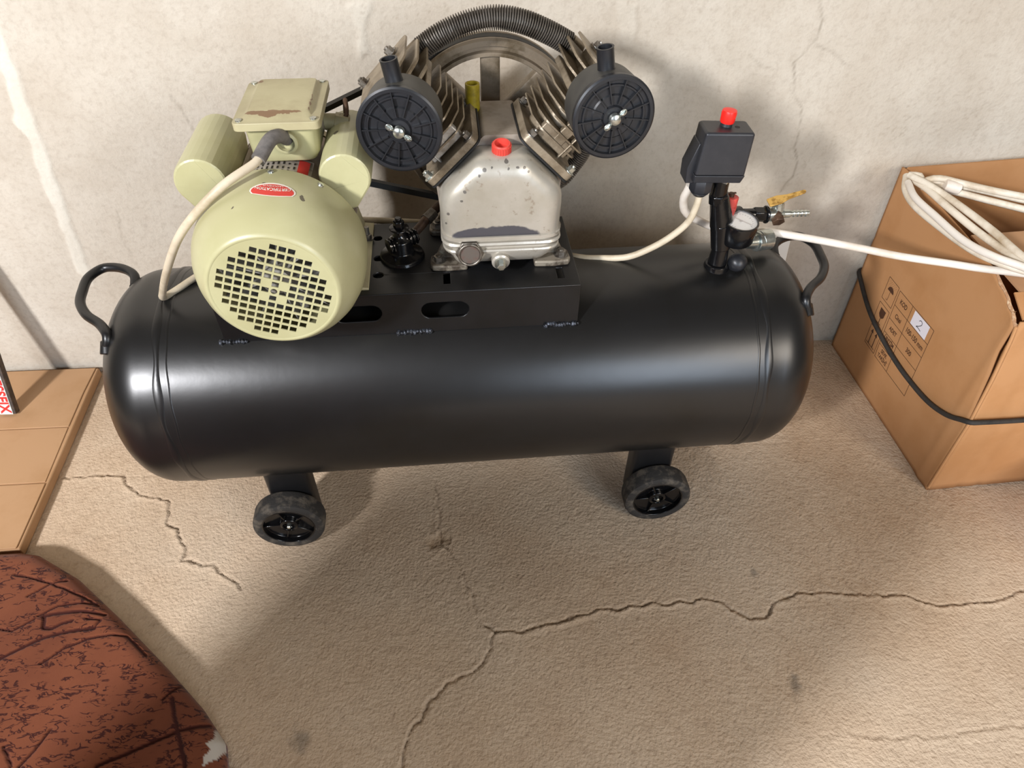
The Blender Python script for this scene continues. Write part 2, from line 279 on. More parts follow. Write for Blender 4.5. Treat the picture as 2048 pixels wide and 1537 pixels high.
wl=grid_obj('wall_back',np.stack([X,Yw,Z],-1),MW,{'crack':crack,'patch':patch,'dirt':dirt,'fleck':fleck,'damp':damp},flip=False); wl['kind']='structure'
# ------------------------------------------------ compressor (own axes: x along the tank, y to the wall, z up)
AC=empty('air_compressor',(.00433,-.36602,0),math.radians(1.1665))
tag(AC,'belt-driven air compressor on a black horizontal tank with an olive green motor','compressor')
BK=mat('black_tank_paint',(.08,.079,.08),.32,c2=(.065,.062,.058),ns=5,bump=.10,bs=16,bd=.0030,spec=.6,detail=5)
BK2=mat('black_bracket_paint',(.08,.08,.085),.36,c2=(.065,.065,.065),ns=14,bump=.12,bs=120,bd=.001)
BKG=mat('gloss_black_paint',(.06,.06,.065),.16,bump=.25,bs=90,bd=.001)
WLD=mat('bare_weld',(.36,.38,.42),.4,.5,c2=(.10,.10,.11),ns=120,nlo=.40,nhi=.55,bump=.6,bs=300,bd=.002)
OL=mat('olive_motor_paint','#b5b189',.36,c2='#aaa57c',ns=5,nlo=.4,nhi=.62,bump=.06,bs=60,bd=.001,spec=.5,coat=.1)
OLd=mat('olive_dusty_paint','#aca37f',.5,c2='#998e6d',ns=9,nlo=.4,nhi=.6,bump=.06,bs=80,bd=.001)
for m_ in (OL,OLd):
    stain(m_,'#5d5644',[((-.262,-.155,.80),(.004,.009,.02)),((-.215,-.17,.78),(.003,.006,.02)),((-.34,-.10,.80),(.003,.006,.02)),((-.18,-.02,.79),(.003,.004,.02)),((-.30,-.19,.79),(.006,.003,.02))],90,.012)
GRY=mat('dusty_grey_aluminium','#a09486',.55,.25,c2='#857868',ns=18,bump=.15,bs=150)
ALC=mat('cast_aluminium_dirty','#978974',.45,.4,c2='#655743',ns=22,nlo=.4,nhi=.65,bump=.45,bs=240,bd=.0012)
ALP=mat('silver_painted_casting','#b8b2a6',.33,.35,c2='#a8a192',ns=7,bump=.15,bs=120,bd=.0008,fine=('#7d6a55',55,.60,.68,.55))
ALP2=ALP.copy(); ALP2.name='silver_painted_pan'
stain(ALP,'#56555a',[((.056,-.12,.6425),(.073,.07,.0265)),((.020,-.1,.6425),(.05,.06,.0215))],75,.009)
stain(ALP,'#6f6a63',[((.0,-.09,.722),(.0026,.03,.0026)),((-.005,-.09,.708),(.0022,.03,.002)),((.022,-.09,.746),(.002,.03,.0025)),((.03,-.09,.754),(.0035,.03,.003)),((.041,-.09,.757),(.002,.03,.002)),((.078,-.09,.756),(.003,.03,.002)),((.088,-.09,.755),(.0028,.03,.0022)),((.062,-.08,.763),(.0035,.04,.0025)),((-.026,-.09,.685),(.0025,.04,.0028)),((.065,-.09,.755),(.002,.03,.002)),((.094,-.09,.749),(.002,.03,.002)),((-.03,-.09,.667),(.002,.04,.002))],220,.003)
RUB=mat('black_rubber',(.17,.16,.15),.8,c2=(.36,.33,.29),ns=38,nlo=.48,nhi=.66,bump=.6,bs=260,bd=.0015)
RBK=mat('black_rubber_belt',(.10,.095,.085),.65,c2=(.15,.14,.12),ns=30)
PLA=mat('black_plastic',(.10,.104,.115),.40,c2=(.13,.133,.145),ns=16,bump=.05,bs=200,spec=.5)
PLD=mat('dusty_black_plastic',(.25,.245,.225),.55,c2=(.20,.195,.19),ns=14,bump=.08,bs=150)
PSW=mat('switch_box_plastic',(.15,.155,.17),.42,c2=(.19,.19,.20),ns=12,bump=.08,bs=260)
RED=mat('red_plastic','#d4483c',.45); REDO=mat('faded_red_plastic','#cc4a40',.5,c2='#a8322b',ns=60)
ZN=mat('zinc_plated_steel','#c9cdc6',.25,.9,c2='#a3a59c',ns=60); STL=mat('dull_steel','#8f8a82',.4,.85,c2='#5f564c',ns=70,bump=.3,bs=200)
CRD=mat('beige_cable_sheath','#cdbfa6',.5,c2='#a9997d',ns=16,nlo=.45,nhi=.7,bump=.05,bs=60)
WHT=mat('white_cable_sheath','#e3dacd',.48,c2='#cdbba7',ns=9,nlo=.5,nhi=.75)
GLV=mat('grey_rubber_sleeve','#6f6a66',.6,c2='#4f4c4a',ns=40)
FLY=mat('cast_iron_brown','#8a7c69',.5,.3,c2='#54462f',ns=14,bump=.35,bs=180)
BRS=mat('brass_lever_paint','#c9a055',.42,.35,c2='#8f6a2c',ns=45,nlo=.5,nhi=.6)
BRN=mat('rusty_brown_steel','#5c4534',.5,.4,c2='#3a2a20',ns=50,bump=.4,bs=200); YEL=mat('yellow_green_plastic','#a08c1e',.45,c2='#7d6d18',ns=60)
WHP=mat('white_gauge_face','#cfcac0',.5); INK=mat('black_ink',(.1,.09,.08),.7); DRK=mat('dark_hole_steel',(.08,.075,.07),.7)
RDL=mat('red_label_print','#c8382f',.45,c2='#b83c34',ns=80); WLB=mat('white_label_border','#e6ddcf',.5); LBS=mat('worn_metal_label','#a9a095',.45,.2,c2='#8c8478',ns=70)
TZ=.3203; PZ=.568
def P_(name,b,m,par=AC,**k): return b.build(name,m,par,**k)
def lab(o,t): o['label']=t; return o
# --- tank
Mx=frame((0,0,TZ),(1,0,0),(0,0,1))
tank=P_('tank_shell',B().lathe([(.2,-.507),(.2,.507)],Mx,128,False,False),BK)
for s in (-1,1):
    pr=[(.1995,.500),(.2005,.509),(.1993,.514),(.1993,.54)]
    for i in range(1,25):
        a=i/24*PI/2; pr.append((.1993*math.cos(a)**.84 if i<24 else .0004,.54+.104*math.sin(a)**.92))
    P_('tank_end',B().lathe([(r,s*h) for r,h in pr],Mx,128,False,True),BK)
    rings=[]
    n=160; V=[];F=[]
    for i in range(n):
        a=2*PI*i/n; wv=.0008*math.sin(7*a)+.0006*math.sin(17*a+1)
        for k in range(6):
            b=2*PI*k/6; hh=s*(.5095)+wv+.0045*math.cos(b)*(1.3+.4*math.sin(11*a)); r=.2001+.0013*math.sin(b); V.append((hh,r*math.sin(a),TZ+r*math.cos(a)))
    for i in range(n):
        for k in range(6): q=(k+1)%6;j=(i+1)%n; F.append((i*6+k,i*6+q,j*6+q,j*6+k))
    P_('weld_seam',B().add(V,F),BK,tank,ang=80)
    # crooked ridge just inboard of the seam
    V=[];F=[]
    for i in range(n):
        a=2*PI*i/n; wv=.0009*math.sin(5*a+2)+.0006*math.sin(19*a)
        for k in range(5):
            b=2*PI*k/5; hh=s*(.492)+wv+.0025*math.cos(b); r=.1998+.0010*math.sin(b); V.append((hh,r*math.sin(a),TZ+r*math.cos(a)))
    for i in range(n):
        for k in range(5): q=(k+1)%5;j=(i+1)%n; F.append((i*5+k,i*5+q,j*5+q,j*5+k))
    P_('seam_ridge',B().add(V,F),BK,tank,ang=80)
# --- handles
for s in (-1,1):
    SX=0
    pts=[(s*.604,-.083,.463),(s*.595,-.077,.484),(s*.614,-.049,.488),(s*.644,-.022,.489),(s*.664,.010,.491),(s*.671,.045,.492),(s*.672,.080,.494),(s*.656,.106,.495),(s*.632,.105,.497),(s*.608,.093,.498),(s*.590,.075,.497),(s*.586,.055,.490)]
    h=P_('handle',B().tube(spline([(p[0]+s*SX,p[1],p[2]) for p in pts],.006),.0082,14),BK2,ang=60)
    P_('weld_blob',B().cyl((s*.600,-.088,.456),(s*.600,-.074,.474),.0135,.0105,14),BK2,h,bev=.002); P_('weld_blob',B().cyl((s*.580,.050,.478),(s*.588,.060,.492),.013,.010,14),BK2,h,bev=.002)
# --- legs and wheels
wheels=[]
def leg(cx,sg):
    y0=-.148 if sg<0 else .148
    poly=lambda w,z,ya,yb:[(cx-w,ya,z),(cx+w,ya,z),(cx+w,yb,z),(cx-w,yb,z)]
    b=B().prism(fillet([(cx-.0425,.0),(cx+.0425,.0),(cx+.0425,.043),(cx-.0425,.043)],.012,4),.22,Matrix(((1,0,0,0),(0,sg,0,sg*.100),(0,0,1,.035),(0,0,0,1))))
    return P_('leg',b,BK2,bev=.002)
for cx in (-.367,.356):
    for sg in (-1,1): leg(cx,sg)
def wheel(cx,cy,sg):
    M=frame((cx,cy,.0688),(0,sg,0),(0,0,1))
    hub=B().lathe([(.047,-.036),(.052,-.036),(.052,-.002),(.0485,-.001),(.0475,-.012),(.0455,-.0125),(.018,-.0165),(.0175,-.006),(.012,-.004),(.011,-.011),(.0065,-.012)],M,48)
    for k in range(5):
        a=k*2*PI/5+.35; R=Matrix.Rotation(a,4,'Z'); hub.box((.032,0,-.012),(.030,.0035,.009),M@R)
    h=P_('wheel',hub,BKG,bev=.0008)
    P_('tyre',B().lathe([(.051,-.042),(.060,-.0435),(.0665,-.040),(.0686,-.034),(.0688,-.008),(.067,-.003),(.0625,0),(.055,.0003),(.0505,-.002)],M,64,False,False),RUB,h)
    P_('axle_bolt',B().lathe([(.0042,-.014),(.0042,-.002),(.003,-.0005)],M,12),ZN,h)
wheel(-.3756,-.1885,-1); wheel(.3656,-.1885,-1); wheel(-.3756,.1885,1); wheel(.3656,.1885,1)
# --- saddle plate
x0,x1,ya,yb=-.400,.180,-.113,.098
top=B().prism([(x0,ya),(x1,ya),(x1,yb),(x0,yb)],.004,Matrix.Translation((0,0,PZ-.004)),holes=[ngon(-.146,-.012,.008,.008,14),ngon(-.150,.05,.007,.007,14),ngon(-.145,-.06,.008,.008,14),stadium(-.036,-.078,.006,.0055),ngon(-.075,-.02,.0,.0,3)][:3]+[[(-.040,-.092),(-.029,-.092),(-.029,-.060),(-.040,-.060)],[(.145,-.092),(.156,-.092),(.156,-.062),(.145,-.062)]])
sad=P_('saddle_plate',top,BK2,bev=.0012)
Mf=Matrix(((1,0,0,0),(0,0,-1,ya+.004),(0,1,0,0),(0,0,0,1)))
fr=P_('front_apron',B().prism([(x0,.487),(x1,.487),(x1,PZ-.001),(x0,PZ-.001)],.004,Mf,holes=[stadium(-.040,.531,.0385,.0155),stadium(-.180,.531,.0385,.0155),stadium(-.320,.531,.0385,.0155)]),BK2,sad,bev=.0014,seg=3)
Mf2=Mf.copy(); Mf2[1][3]=yb
P_('rear_apron',B().prism([(x0,.495),(x1,.495),(x1,PZ-.001),(x0,PZ-.001)],.004,Mf2),BK2,sad,bev=.001)
def bead(cx,n,L):
    b=B(); rnd=random.Random(int(cx*1000))
    for i in range(n):
        x=cx-L/2+L*i/(n-1); r=.0028+.0026*rnd.random(); b.lathe([(.001,-r*.8),(r*.8,-r*.4),(r,0),(r*.8,r*.4),(.001,r*.8)],frame((x,-.1145+.001*rnd.random(),.4885+.002*rnd.random()),(1,rnd.uniform(-.3,.3),rnd.uniform(-.3,.3))),9)
    return b
P_('weld_bead',bead(-.093,11,.052),WLD,sad,ang=60); P_('weld_bead',bead(.153,13,.054),WLD,sad,ang=60); P_('weld_bead',bead(-.385,9,.04),WLD,sad,ang=60)
# --- motor
mx,mz=-.265,.667
My=frame((mx,0,mz),(0,-1,0),(1,0,0))     # +h = towards the viewer
st=B().lathe([(.085,-.078),(.090,-.075),(.090,.13),(.085,.132)],My,64)
for k in range(72):
    a=2*PI*k/72
    if abs(math.sin(a))<.8: st.box((.0925,0,.02),(.006,.003,.19),My@Matrix.Rotation(a,4,'Z'))
motor=P_('motor_body',st,GRY,ang=40)
lab(motor,'dusty grey finned motor body')
P_('motor_end_bell',B().lathe([(.088,-.078),(.092,-.076),(.093,-.09),(.085,-.104),(.04,-.112),(.016,-.113)][::-1],frame((mx,0,mz),(0,-1,0),(1,0,0)),64,True,True),OLd)
# fan cover, hollow, with a recessed grille panel
SH=[(.1155,.110),(.1175,.111),(.1185,.123),(.1185,.148),(.117,.166),(.1125,.185),(.1055,.2015),(.0975,.215),(.0895,.2245),(.0855,.2285),(.0830,.2285),(.0815,.2275)]
fc=P_('fan_cover',B().lathe([(.0815,.2265)]+[(r-.0015,h-.002) for r,h in SH[::-1][1:-1]]+[(.114,.110)]+SH+[(.0815,.2265)],My,112,False,False),OL,ang=50)
p_=.0116; hs=.0045; rot=math.radians(-21)
holes=[];
for i in range(-6,7):
    for j in range(-6,7):
        d2=i*i+j*j
        if d2>38 or (abs(i)==1 and abs(j)==1) or d2==0: continue
        ca,sa=math.cos(rot),math.sin(rot)
        holes.append([((i*p_+u*hs)*ca-(j*p_+v*hs*.88)*sa,(i*p_+u*hs)*sa+(j*p_+v*hs*.88)*ca) for u,v in ((-1,-1),(1,-1),(1,1),(-1,1))])
holes.append(ngon(0,0,.0045,.0045,16))
Mg=My@Matrix.Translation((0,0,.2262))
P_('grille_panel',B().prism(ngon(0,0,.0835,.0835,96),.0016,Mg,holes=holes),OL,fc)
b=B().lathe([(.022,.185),(.020,.205),(.012,.207)],My,24)
for k in range(9):
    b.box((.05,0,.180),(.062,.0018,.03),My@Matrix.Rotation(2*PI*k/9,4,'Z')@Matrix.Rotation(.0,4,'Y'))
b.lathe([(.088,.150),(.088,.153)],My,48)
P_('cooling_fan',b,mat('pale_fan_plastic','#8a867e',.5),motor)
def cover_pt(th,h):   # th=0 straight up, + to the right ; h along the axis toward viewer
    r=float(np.interp(h,[q[1] for q in SH[:10]],[q[0] for q in SH[:10]])); return (r*math.sin(th),r*math.cos(th))
def oncover(u,v,e,th0=.13,h0=.170,flipv=1):
    h=h0-v*flipv; th=th0+u/.117; r=float(np.interp(h,[q[1] for q in SH[1:10]],[q[0] for q in SH[1:10]]))+e; return (mx+r*math.sin(th),-h,mz+r*math.cos(th))
def sticker(poly,e,n=10):
    b=B(); m=len(poly); cx=sum(p[0] for p in poly)/m; cy=sum(p[1] for p in poly)/m; R=[]
    for k in range(n+1): t=k/n+1e-3; R.append([oncover(cx+(p[0]-cx)*t,cy+(p[1]-cy)*t,e) for p in poly])
    for k in range(n): 
        o=len(b.v); b.add(R[k]+R[k+1],[(i,(i+1)%m,m+(i+1)%m,m+i) for i in range(m)])
    return b
arc=[(-.029,.002),(-.026,-.003)]+[(x,-.0085+.008*(x/.03)**2) for x in (-.02,-.01,0,.01,.02)]+[(.026,-.003),(.029,.002)]+[(.029*math.cos(a),.003+.0155*math.sin(a)) for a in [PI*k/14 for k in range(1,14)]]
s1=lab(P_('sticker',sticker(arc,.0006),WLB,fc),'red oval sticker with white rim')
P_('sticker_field',sticker([(x*.93,-.0005+(y)*.84) for x,y in arc],.0009),RDL,s1)
P_('lettering',text_bm('CERTIFICATION',.0078,lambda u,v,h:oncover(-u,-(v)+.0035-30*0*u+9*u*u,.0013),xs=.80,bold=.0001),WLB,s1)
P_('lettering',text_bm('LAOCHEN-M',.0048,lambda u,v,h:oncover(-u,-(v)+.0105+7*u*u,.0013),xs=.9),WLB,s1)
for th,h in ((-.5,.122),(.06,.122),(.62,.122)): 
    q=oncover(0,0,0,th,h); P_('screw',B().lathe([(.0045,0),(.004,.002),(.0015,.003)],frame(q,(q[0]-mx,0,q[2]-mz)),12),ZN,fc)
# feet
for sg in (-1,1):
    xx=mx+sg*.099
    poly=[(0,0),(sg*.022,0),(sg*.022,.004),(sg*.006,.006),(-sg*.006,.06),(-sg*.02,.07),(-sg*.02,.03)]
    if sg<0: poly=poly[::-1]
    f=P_('motor_foot',B().prism([(xx-sg*.014+p[0],PZ+p[1]) for p in poly],.195,Matrix(((1,0,0,0),(0,0,1,-.1),(0,1,0,0),(0,0,0,1)))),OLd,bev=.001)
    P_('foot_bolt',B().hexbolt((xx+sg*.0,.043,PZ+.005),(0,0,1),.007,.008,.010).cyl((xx,.043,PZ+.01),(xx,.043,PZ+.028),.004,n=10),STL,f)
# nameplates
def onbody(u,v,e,th0=0,y0=0): th=th0+u/.09; return (mx+(.090+e)*math.sin(th),y0+v,mz+(.090+e)*math.cos(th))
def plate(u0,u1,v0,v1,e,th0,y0,n=10):
    V=[];F=[]
    for i in range(n+1):
        u=u0+(u1-u0)*i/n; V+=[onbody(u,v0,e,th0,y0),onbody(u,v1,e,th0,y0),onbody(u,v0,e-.001,th0,y0),onbody(u,v1,e-.001,th0,y0)]
    for i in range(n): a=4*i; F+=[(a,a+4,a+5,a+1),(a,a+2,a+6,a+4),(a+1,a+5,a+7,a+3)]
    F+=[(0,1,3,2),(4*n,4*n+2,4*n+3,4*n+1)]
    return B().add(V,F)
np1=lab(P_('nameplate',plate(-.048,.048,-.036,.036,.0016,-.0,-.058),LBS,motor),'worn metal nameplate')
P_('red_strip',plate(.028,.043,-.030,.030,.0022,-.0,-.058),RDL,np1)
b=B(); rnd=random.Random(3)
for i in range(9):
    for j in range(5):
        u=-.038+i*.0075; v=-.026+j*.0125; L=rnd.uniform(.004,.010); V=[onbody(u,v,.0022,0,-.058),onbody(u+.0022,v,.0022,0,-.058),onbody(u+.0022,v+L,.0022,0,-.058),onbody(u,v+L,.0022,0,-.058)]
        b.add(V,[(0,1,2,3)])
P_('printed_rows',b,INK,np1)
# terminal box
bx0,bx1,by0,by1=-.3085,-.1915,-.070,.078
tb=P_('terminal_box',B().loft([[(x,y,.762) for x,y in rrect(bx0+.018,by0+.024,bx1-.018,by1-.02,.016)],[(x,y,.775) for x,y in rrect(bx0+.011,by0+.017,bx1-.011,by1-.014,.018)],[(x,y,.82) for x,y in rrect(bx0+.009,by0+.014,bx1-.009,by1-.010,.018)]]),OL,bev=.003)
OLl=mat('lid_paint_rusty','#aca37f',.45,c2='#9d9270',ns=9,nlo=.4,nhi=.6)
stain(OLl,'#7a5f45',[((-.255,-.0485,.835),(.040,.0042,.006)),((-.262,-.0520,.833),(.013,.0042,.006)),((-.288,.058,.836),(.006,.005,.004)),((-.205,-.02,.836),(.004,.035,.001))],110,.010)
ld=P_('lid',B().loft([[(x,y,.818) for x,y in rrect(bx0,by0,bx1,by1,.010)],[(x,y,.829) for x,y in rrect(bx0,by0,bx1,by1,.010)],[(x,y,.8305) for x,y in rrect(bx0+.012,by0+.012,bx1-.012,by1-.012,.010)],[(x,y,.836) for x,y in rrect(bx0+.019,by0+.022,bx1-.016,by1-.010,.008)]]),OLl,tb,bev=.0015)
b=B()
for x in (bx0+.009,bx1-.009):
    for y in (by0+.009,by1-.009): b=B().lathe([(.0048,.829),(.0046,.8315),(.002,.8325)],Matrix.Translation((x,y,0)),14); P_('screw',b,ZN,tb)
RST=mat('rust_chips','#7b6248',.8,c2='#94805c',ns=120)
def chip(pts,z): 
    b=B(); b.prism(pts,.0003,Matrix.Translation((0,0,z))); return b
pts=[(-.288,-.0475),(-.281,-.052),(-.275,-.049),(-.262,-.0505),(-.256,-.0545),(-.249,-.0515),(-.242,-.054),(-.236,-.0505),(-.226,-.0495),(-.215,-.0478),(-.24,-.0468),(-.27,-.0465)]
gl=B().lathe([(.0155,0),(.0165,.004),(.0165,.008),(.012,.0095),(.0115,.002)],frame((-.243,-.058,.7985),(0,-1,-.05)),28,True,False)
P_('cable_gland',gl,OL,tb,bev=.0008)
P_('side_gland',B().cyl((-.2,.02,.79),(-.175,.02,.79),.012,.011,20).cyl((-.185,.02,.79),(-.165,.02,.785),.014,n=6),OLd,tb,bev=.001)
P_('capacitor_lead',B().tube(spline([(-.175,.02,.79),(-.166,.02,.80),(-.167,.035,.815),(-.170,.04,.79),(-.168,.04,.765)],.005),.0034,10),BRN,tb)
# capacitors: round top, tail running down to the motor body
for sg in (-1,1):
    cx=mx+sg*.098; cz=.757; r=.0365; poly=[]
    a0,a1=-40,175
    for k in range(19):
        a=math.radians(a0+(a1-a0)*k/18); poly.append((r*math.cos(a),r*math.sin(a)))
    poly+=[(-.035,-.020),(-.010,-.052),(.012,-.047)]
    poly=[(cx+sg*p[0],cz+p[1]) for p in poly]
    if sg<0: poly=poly[::-1]
    poly=fillet(poly,[.0]*0 or .003,2)
    Mc=Matrix(((1,0,0,0),(0,0,1,0),(0,1,0,0),(0,0,0,1)))
    rg=[[(p[0],p[1],-.093) for p in inset(poly,.0035)],[(p[0],p[1],-.0915) for p in inset(poly,.0012)],[(p[0],p[1],-.086) for p in poly],[(p[0],p[1],.052) for p in poly],[(p[0],p[1],.056) for p in inset(poly,.004)]]
    cp=P_('capacitor_cover',B().loft(rg,Mc),OL,ang=28)
    P_('cover_lip',B().loft([[(p[0],p[1],-.0835) for p in inset(poly,-.0026)],[(p[0],p[1],-.0795) for p in inset(poly,-.0026)]],Mc),OL,cp,bev=.001) if sg>9 else None
# lettering plate glimpsed between cover and capacitor
P_('side_label',plate(-.006,.045,-.016,.016,.0016,.75,-.098),LBS,motor)
P_('lettering',text_bm('USA',.022,lambda u,v,h:onbody(u+.022,v,.0024,.75,-.098),bold=.0006),INK,motor)
# pulley and belt
py=.160
P_('motor_pulley',B().lathe([(.012,-.012),(.042,-.012),(.042,-.009),(.036,-.002),(.036,.002),(.042,.009),(.042,.012),(.012,.012)],frame((mx,py,.687),(0,1,0)),48),FLY,ang=30)
fx,fz=.056,.7095
fw=B().lathe([(.1225,-.012),(.1245,-.018),(.1305,-.018),(.1325,-.011),(.139,-.011),(.141,-.020),(.149,-.020),(.152,-.016),(.152,-.011),(.144,-.002),(.144,.002),(.152,.011),(.152,.018),(.1225,.018),(.1225,-.012)],frame((fx,py,fz),(0,1,0)),120,False,False)
fw=P_('flywheel',fw,FLY,ang=30)
for k in range(8):
    a=k*PI/4; d=Vector((math.cos(a),0,math.sin(a))); M=frame((fx,py,fz),d,(0,1,0))
    P_('spoke',B().loft([[(x,y,.018) for x,y in rrect(-.013,-.016,.013,.016,.004,2)],[(x,y,.127) for x,y in rrect(-.011,-.0155,.011,.0155,.004,2)]],M),FLY,fw,ang=40)
P_('hub',B().lathe([(.01,-.032),(.026,-.032),(.03,-.028),(.03,.02),(.01,.02)],frame((fx,py,fz),(0,1,0)),32).cyl((fx,py-.045,fz),(fx,py-.030,fz),.012,n=6),FLY,fw,bev=.001)
c1=Vector((mx,0,.687));c2_=Vector((fx,0,fz));r1,r2=.0405,.1475; d=(c2_-c1); L=d.length; al=math.atan2(d.z,d.x); be=math.asin((r2-r1)/L)
path=[]
aU=al+PI/2+be; aL=al-PI/2-be
for k in range(17): a=aU+(2*PI-(aU-aL))*k/16; path.append((c1.x+r1*math.cos(a),c1.z+r1*math.sin(a)))
for k in range(33): a=aL+(aU-aL)*k/32; path.append((c2_.x+r2*math.cos(a),c2_.z+r2*math.sin(a)))
V=[];F=[];m=len(path); ip=inset(path,.0045); op=inset(path,-.0045)
for i in range(m): V+=[(ip[i][0],py-.005,ip[i][1]),(op[i][0],py-.0085,op[i][1]),(op[i][0],py+.0085,op[i][1]),(ip[i][0],py+.005,ip[i][1])]
for i in range(m):
    j=(i+1)%m
    for k in range(4): q=(k+1)%4; F.append((4*i+k,4*i+q,4*j+q,4*j+k))
P_('drive_belt',B().add(V,F),RBK)
# --- pump
pc=.0555
body=fillet([(-.036,.640),(.147,.640),(.1515,.712),(.086,.783),(.034,.783),(-.042,.714)],[.006,.006,.012,.008,.008,.012],5)
def inset_c(pl,d,d0):
    # move every edge of a convex polygon inwards by d (the first edge by d0)
    m=len(pl); E=[]
    for i in range(m):
        a=Vector(pl[i]);b=Vector(pl[(i+1)%m]); t=(b-a).normalized(); n=Vector((-t.y,t.x)); E.append((a+n*(d0 if i==0 else d),t))
    out=[]
    for i in range(m):
        p,t=E[i-1]; q,u=E[i]; den=t.x*u.y-t.y*u.x; w_=q-p; s=(w_.x*u.y-w_.y*u.x)/den; out.append((p.x+t.x*s,p.y+t.y*s))
    return out
arch=fillet([(-.036,.640),(.147,.640),(.150,.716),(.080,.786),(.034,.786),(-.039,.716)],[.006,.006,.040,.030,.030,.040],5)
Mc=Matrix(((1,0,0,0),(0,0,1,0),(0,1,0,0),(0,0,0,1)))
P_('crankcase_rear',B().loft([[(p[0],p[1],-.028) for p in body],[(p[0],p[1],.095) for p in body],[(p[0],p[1],.10) for p in inset(body,.006)]],Mc),GRY,bev=0,ang=50)
rings=[]
for y,dd in ((-.030,.0),(-.055,.0),(-.064,.0015),(-.0715,.005),(-.077,.0105),(-.0805,.0175),(-.0825,.0255),(-.083,.034)):
    k=dd*1.0; base=[(-.036,.640),(.147,.640),(.150,.712),(.094,.7685),(.018,.7685),(-.039,.712)]; q=inset_c(base,k,k*.25); q2=fillet(q,[.004,.004,.050,.034,.034,.050],6)
    rings.append([(x,z,y) for x,z in q2])
crank=P_('crankcase',B().loft(rings[::-1],Mc),ALP,ang=70)
def deckedge(s):  # machined joint face under each cylinder
    pass
rr=lambda d,z:[(x,y,z) for x,y in fillet([(-.038+d,-.083+d),(.149-d,-.083+d),(.149-d,.088-d),(-.038+d,.088-d)],[.030,.030,.02,.02],6)]
b=B().loft([rr(.052,.577),rr(.034,.580),rr(.018,.589),rr(.009,.603),rr(.0055,.614),rr(.0015,.6145),rr(.0005,.618),rr(.0015,.6205),rr(.006,.621),rr(.006,.6265),rr(.0005,.627),rr(-.0015,.6305),rr(0,.634),rr(.005,.6345),rr(.005,.6385),rr(-.0005,.639),rr(-.0005,.6445),rr(.004,.6455)])
pan=P_('oil_pan',b,ALP2,ang=28)
for sx in (-1,1):
    for fy,nm in ((-.040,0),(.065,1)):
        xo=pc+sx*.102
        poly=[(pc+sx*.055,-.018),(pc+sx*.085,-.020),(xo+sx*.010,-.017),(xo+sx*.014,-.008),(xo+sx*.012,.014),(pc+sx*.085,.018),(pc+sx*.055,.018)]
        if sx<0: poly=poly[::-1]
        f=B().prism(fillet([(p[0],p[1]+fy) for p in poly],.004,3),.011,Matrix.Translation((0,0,PZ)))
        f.prism([(0,0),(.036,0),(.006,.058),(-.004,.058)],.010,Matrix(((sx,0,0,pc+sx*.072),(0,0,1,fy+.006),(0,1,0,PZ+.008),(0,0,0,1))))
        ft=lab(P_('pump_foot',f,mat('grimy_casting','#8d8475',.5,.3,c2='#4c4237',ns=30,nlo=.42,nhi=.55,bump=.4,bs=150) if not(nm or sx>0) else bpy.data.materials['grimy_casting'],bev=.0025),'grimy cast foot')
        P_('foot_bolt',B().hexbolt((xo-sx*.001,fy-.002,PZ+.0105),(0,0,1),.0085,.0095,.0115),STL,ft)
sg_=B().lathe([(.028,-.03),(.027,-.004),(.024,.0),(.022,.002)],frame((.004,-.079,.618),(0,-1,.08)),32)
P_('gauge_boss',sg_,ALP2,pan)
o=P_('oil_sight_glass',B().lathe([(.0225,0),(.0225,.007)],frame((.004,-.081,.618),(0,-1,.08)),6).lathe([(.0192,.007),(.0192,.0115),(.0155,.0115),(.015,.008)],frame((.004,-.081,.618),(0,-1,.08)),40,True,False),STL,bev=.0012)
P_('glass_disc',B().lathe([(.0152,.0),(.0152,.0088)],frame((.004,-.081,.618),(0,-1,.08)),32),mat('smoky_sight_glass','#5a534d',.3,c2='#5f463e',ns=60),o)
P_('drain_boss',B().lathe([(.0155,-.03),(.0145,-.002),(.012,0)],frame((.053,-.083,.596),(0,-1,-.12)),24),ALP,pan)
P_('drain_plug',B().lathe([(.0105,0),(.0105,.003)],frame((.053,-.084,.596),(0,-1,-.12)),20).lathe([(.0068,.003),(.0068,.010),(.0055,.011)],frame((.053,-.084,.596),(0,-1,-.12)),6),ZN,pan)
# oil filler cap
Mo=frame((.057,-.049,.764),(0,-.18,1))
P_('filler_neck',B().lathe([(.016,-.02),(.0145,.002),(.011,.003)],Mo,24),ALP)
b=B().lathe([(.0125,.002),(.0135,.004),(.0135,.0165),(.0125,.018),(.0105,.018),(.0100,.0085),(.002,.0082)],Mo,40,True,True)
for k in range(24): b.box((.0136,0,.010),(.0016,.0016,.012),Mo@Matrix.Rotation(2*PI*k/24,4,'Z'))
lab(P_('oil_cap',b,RED),'red ribbed oil filler cap')
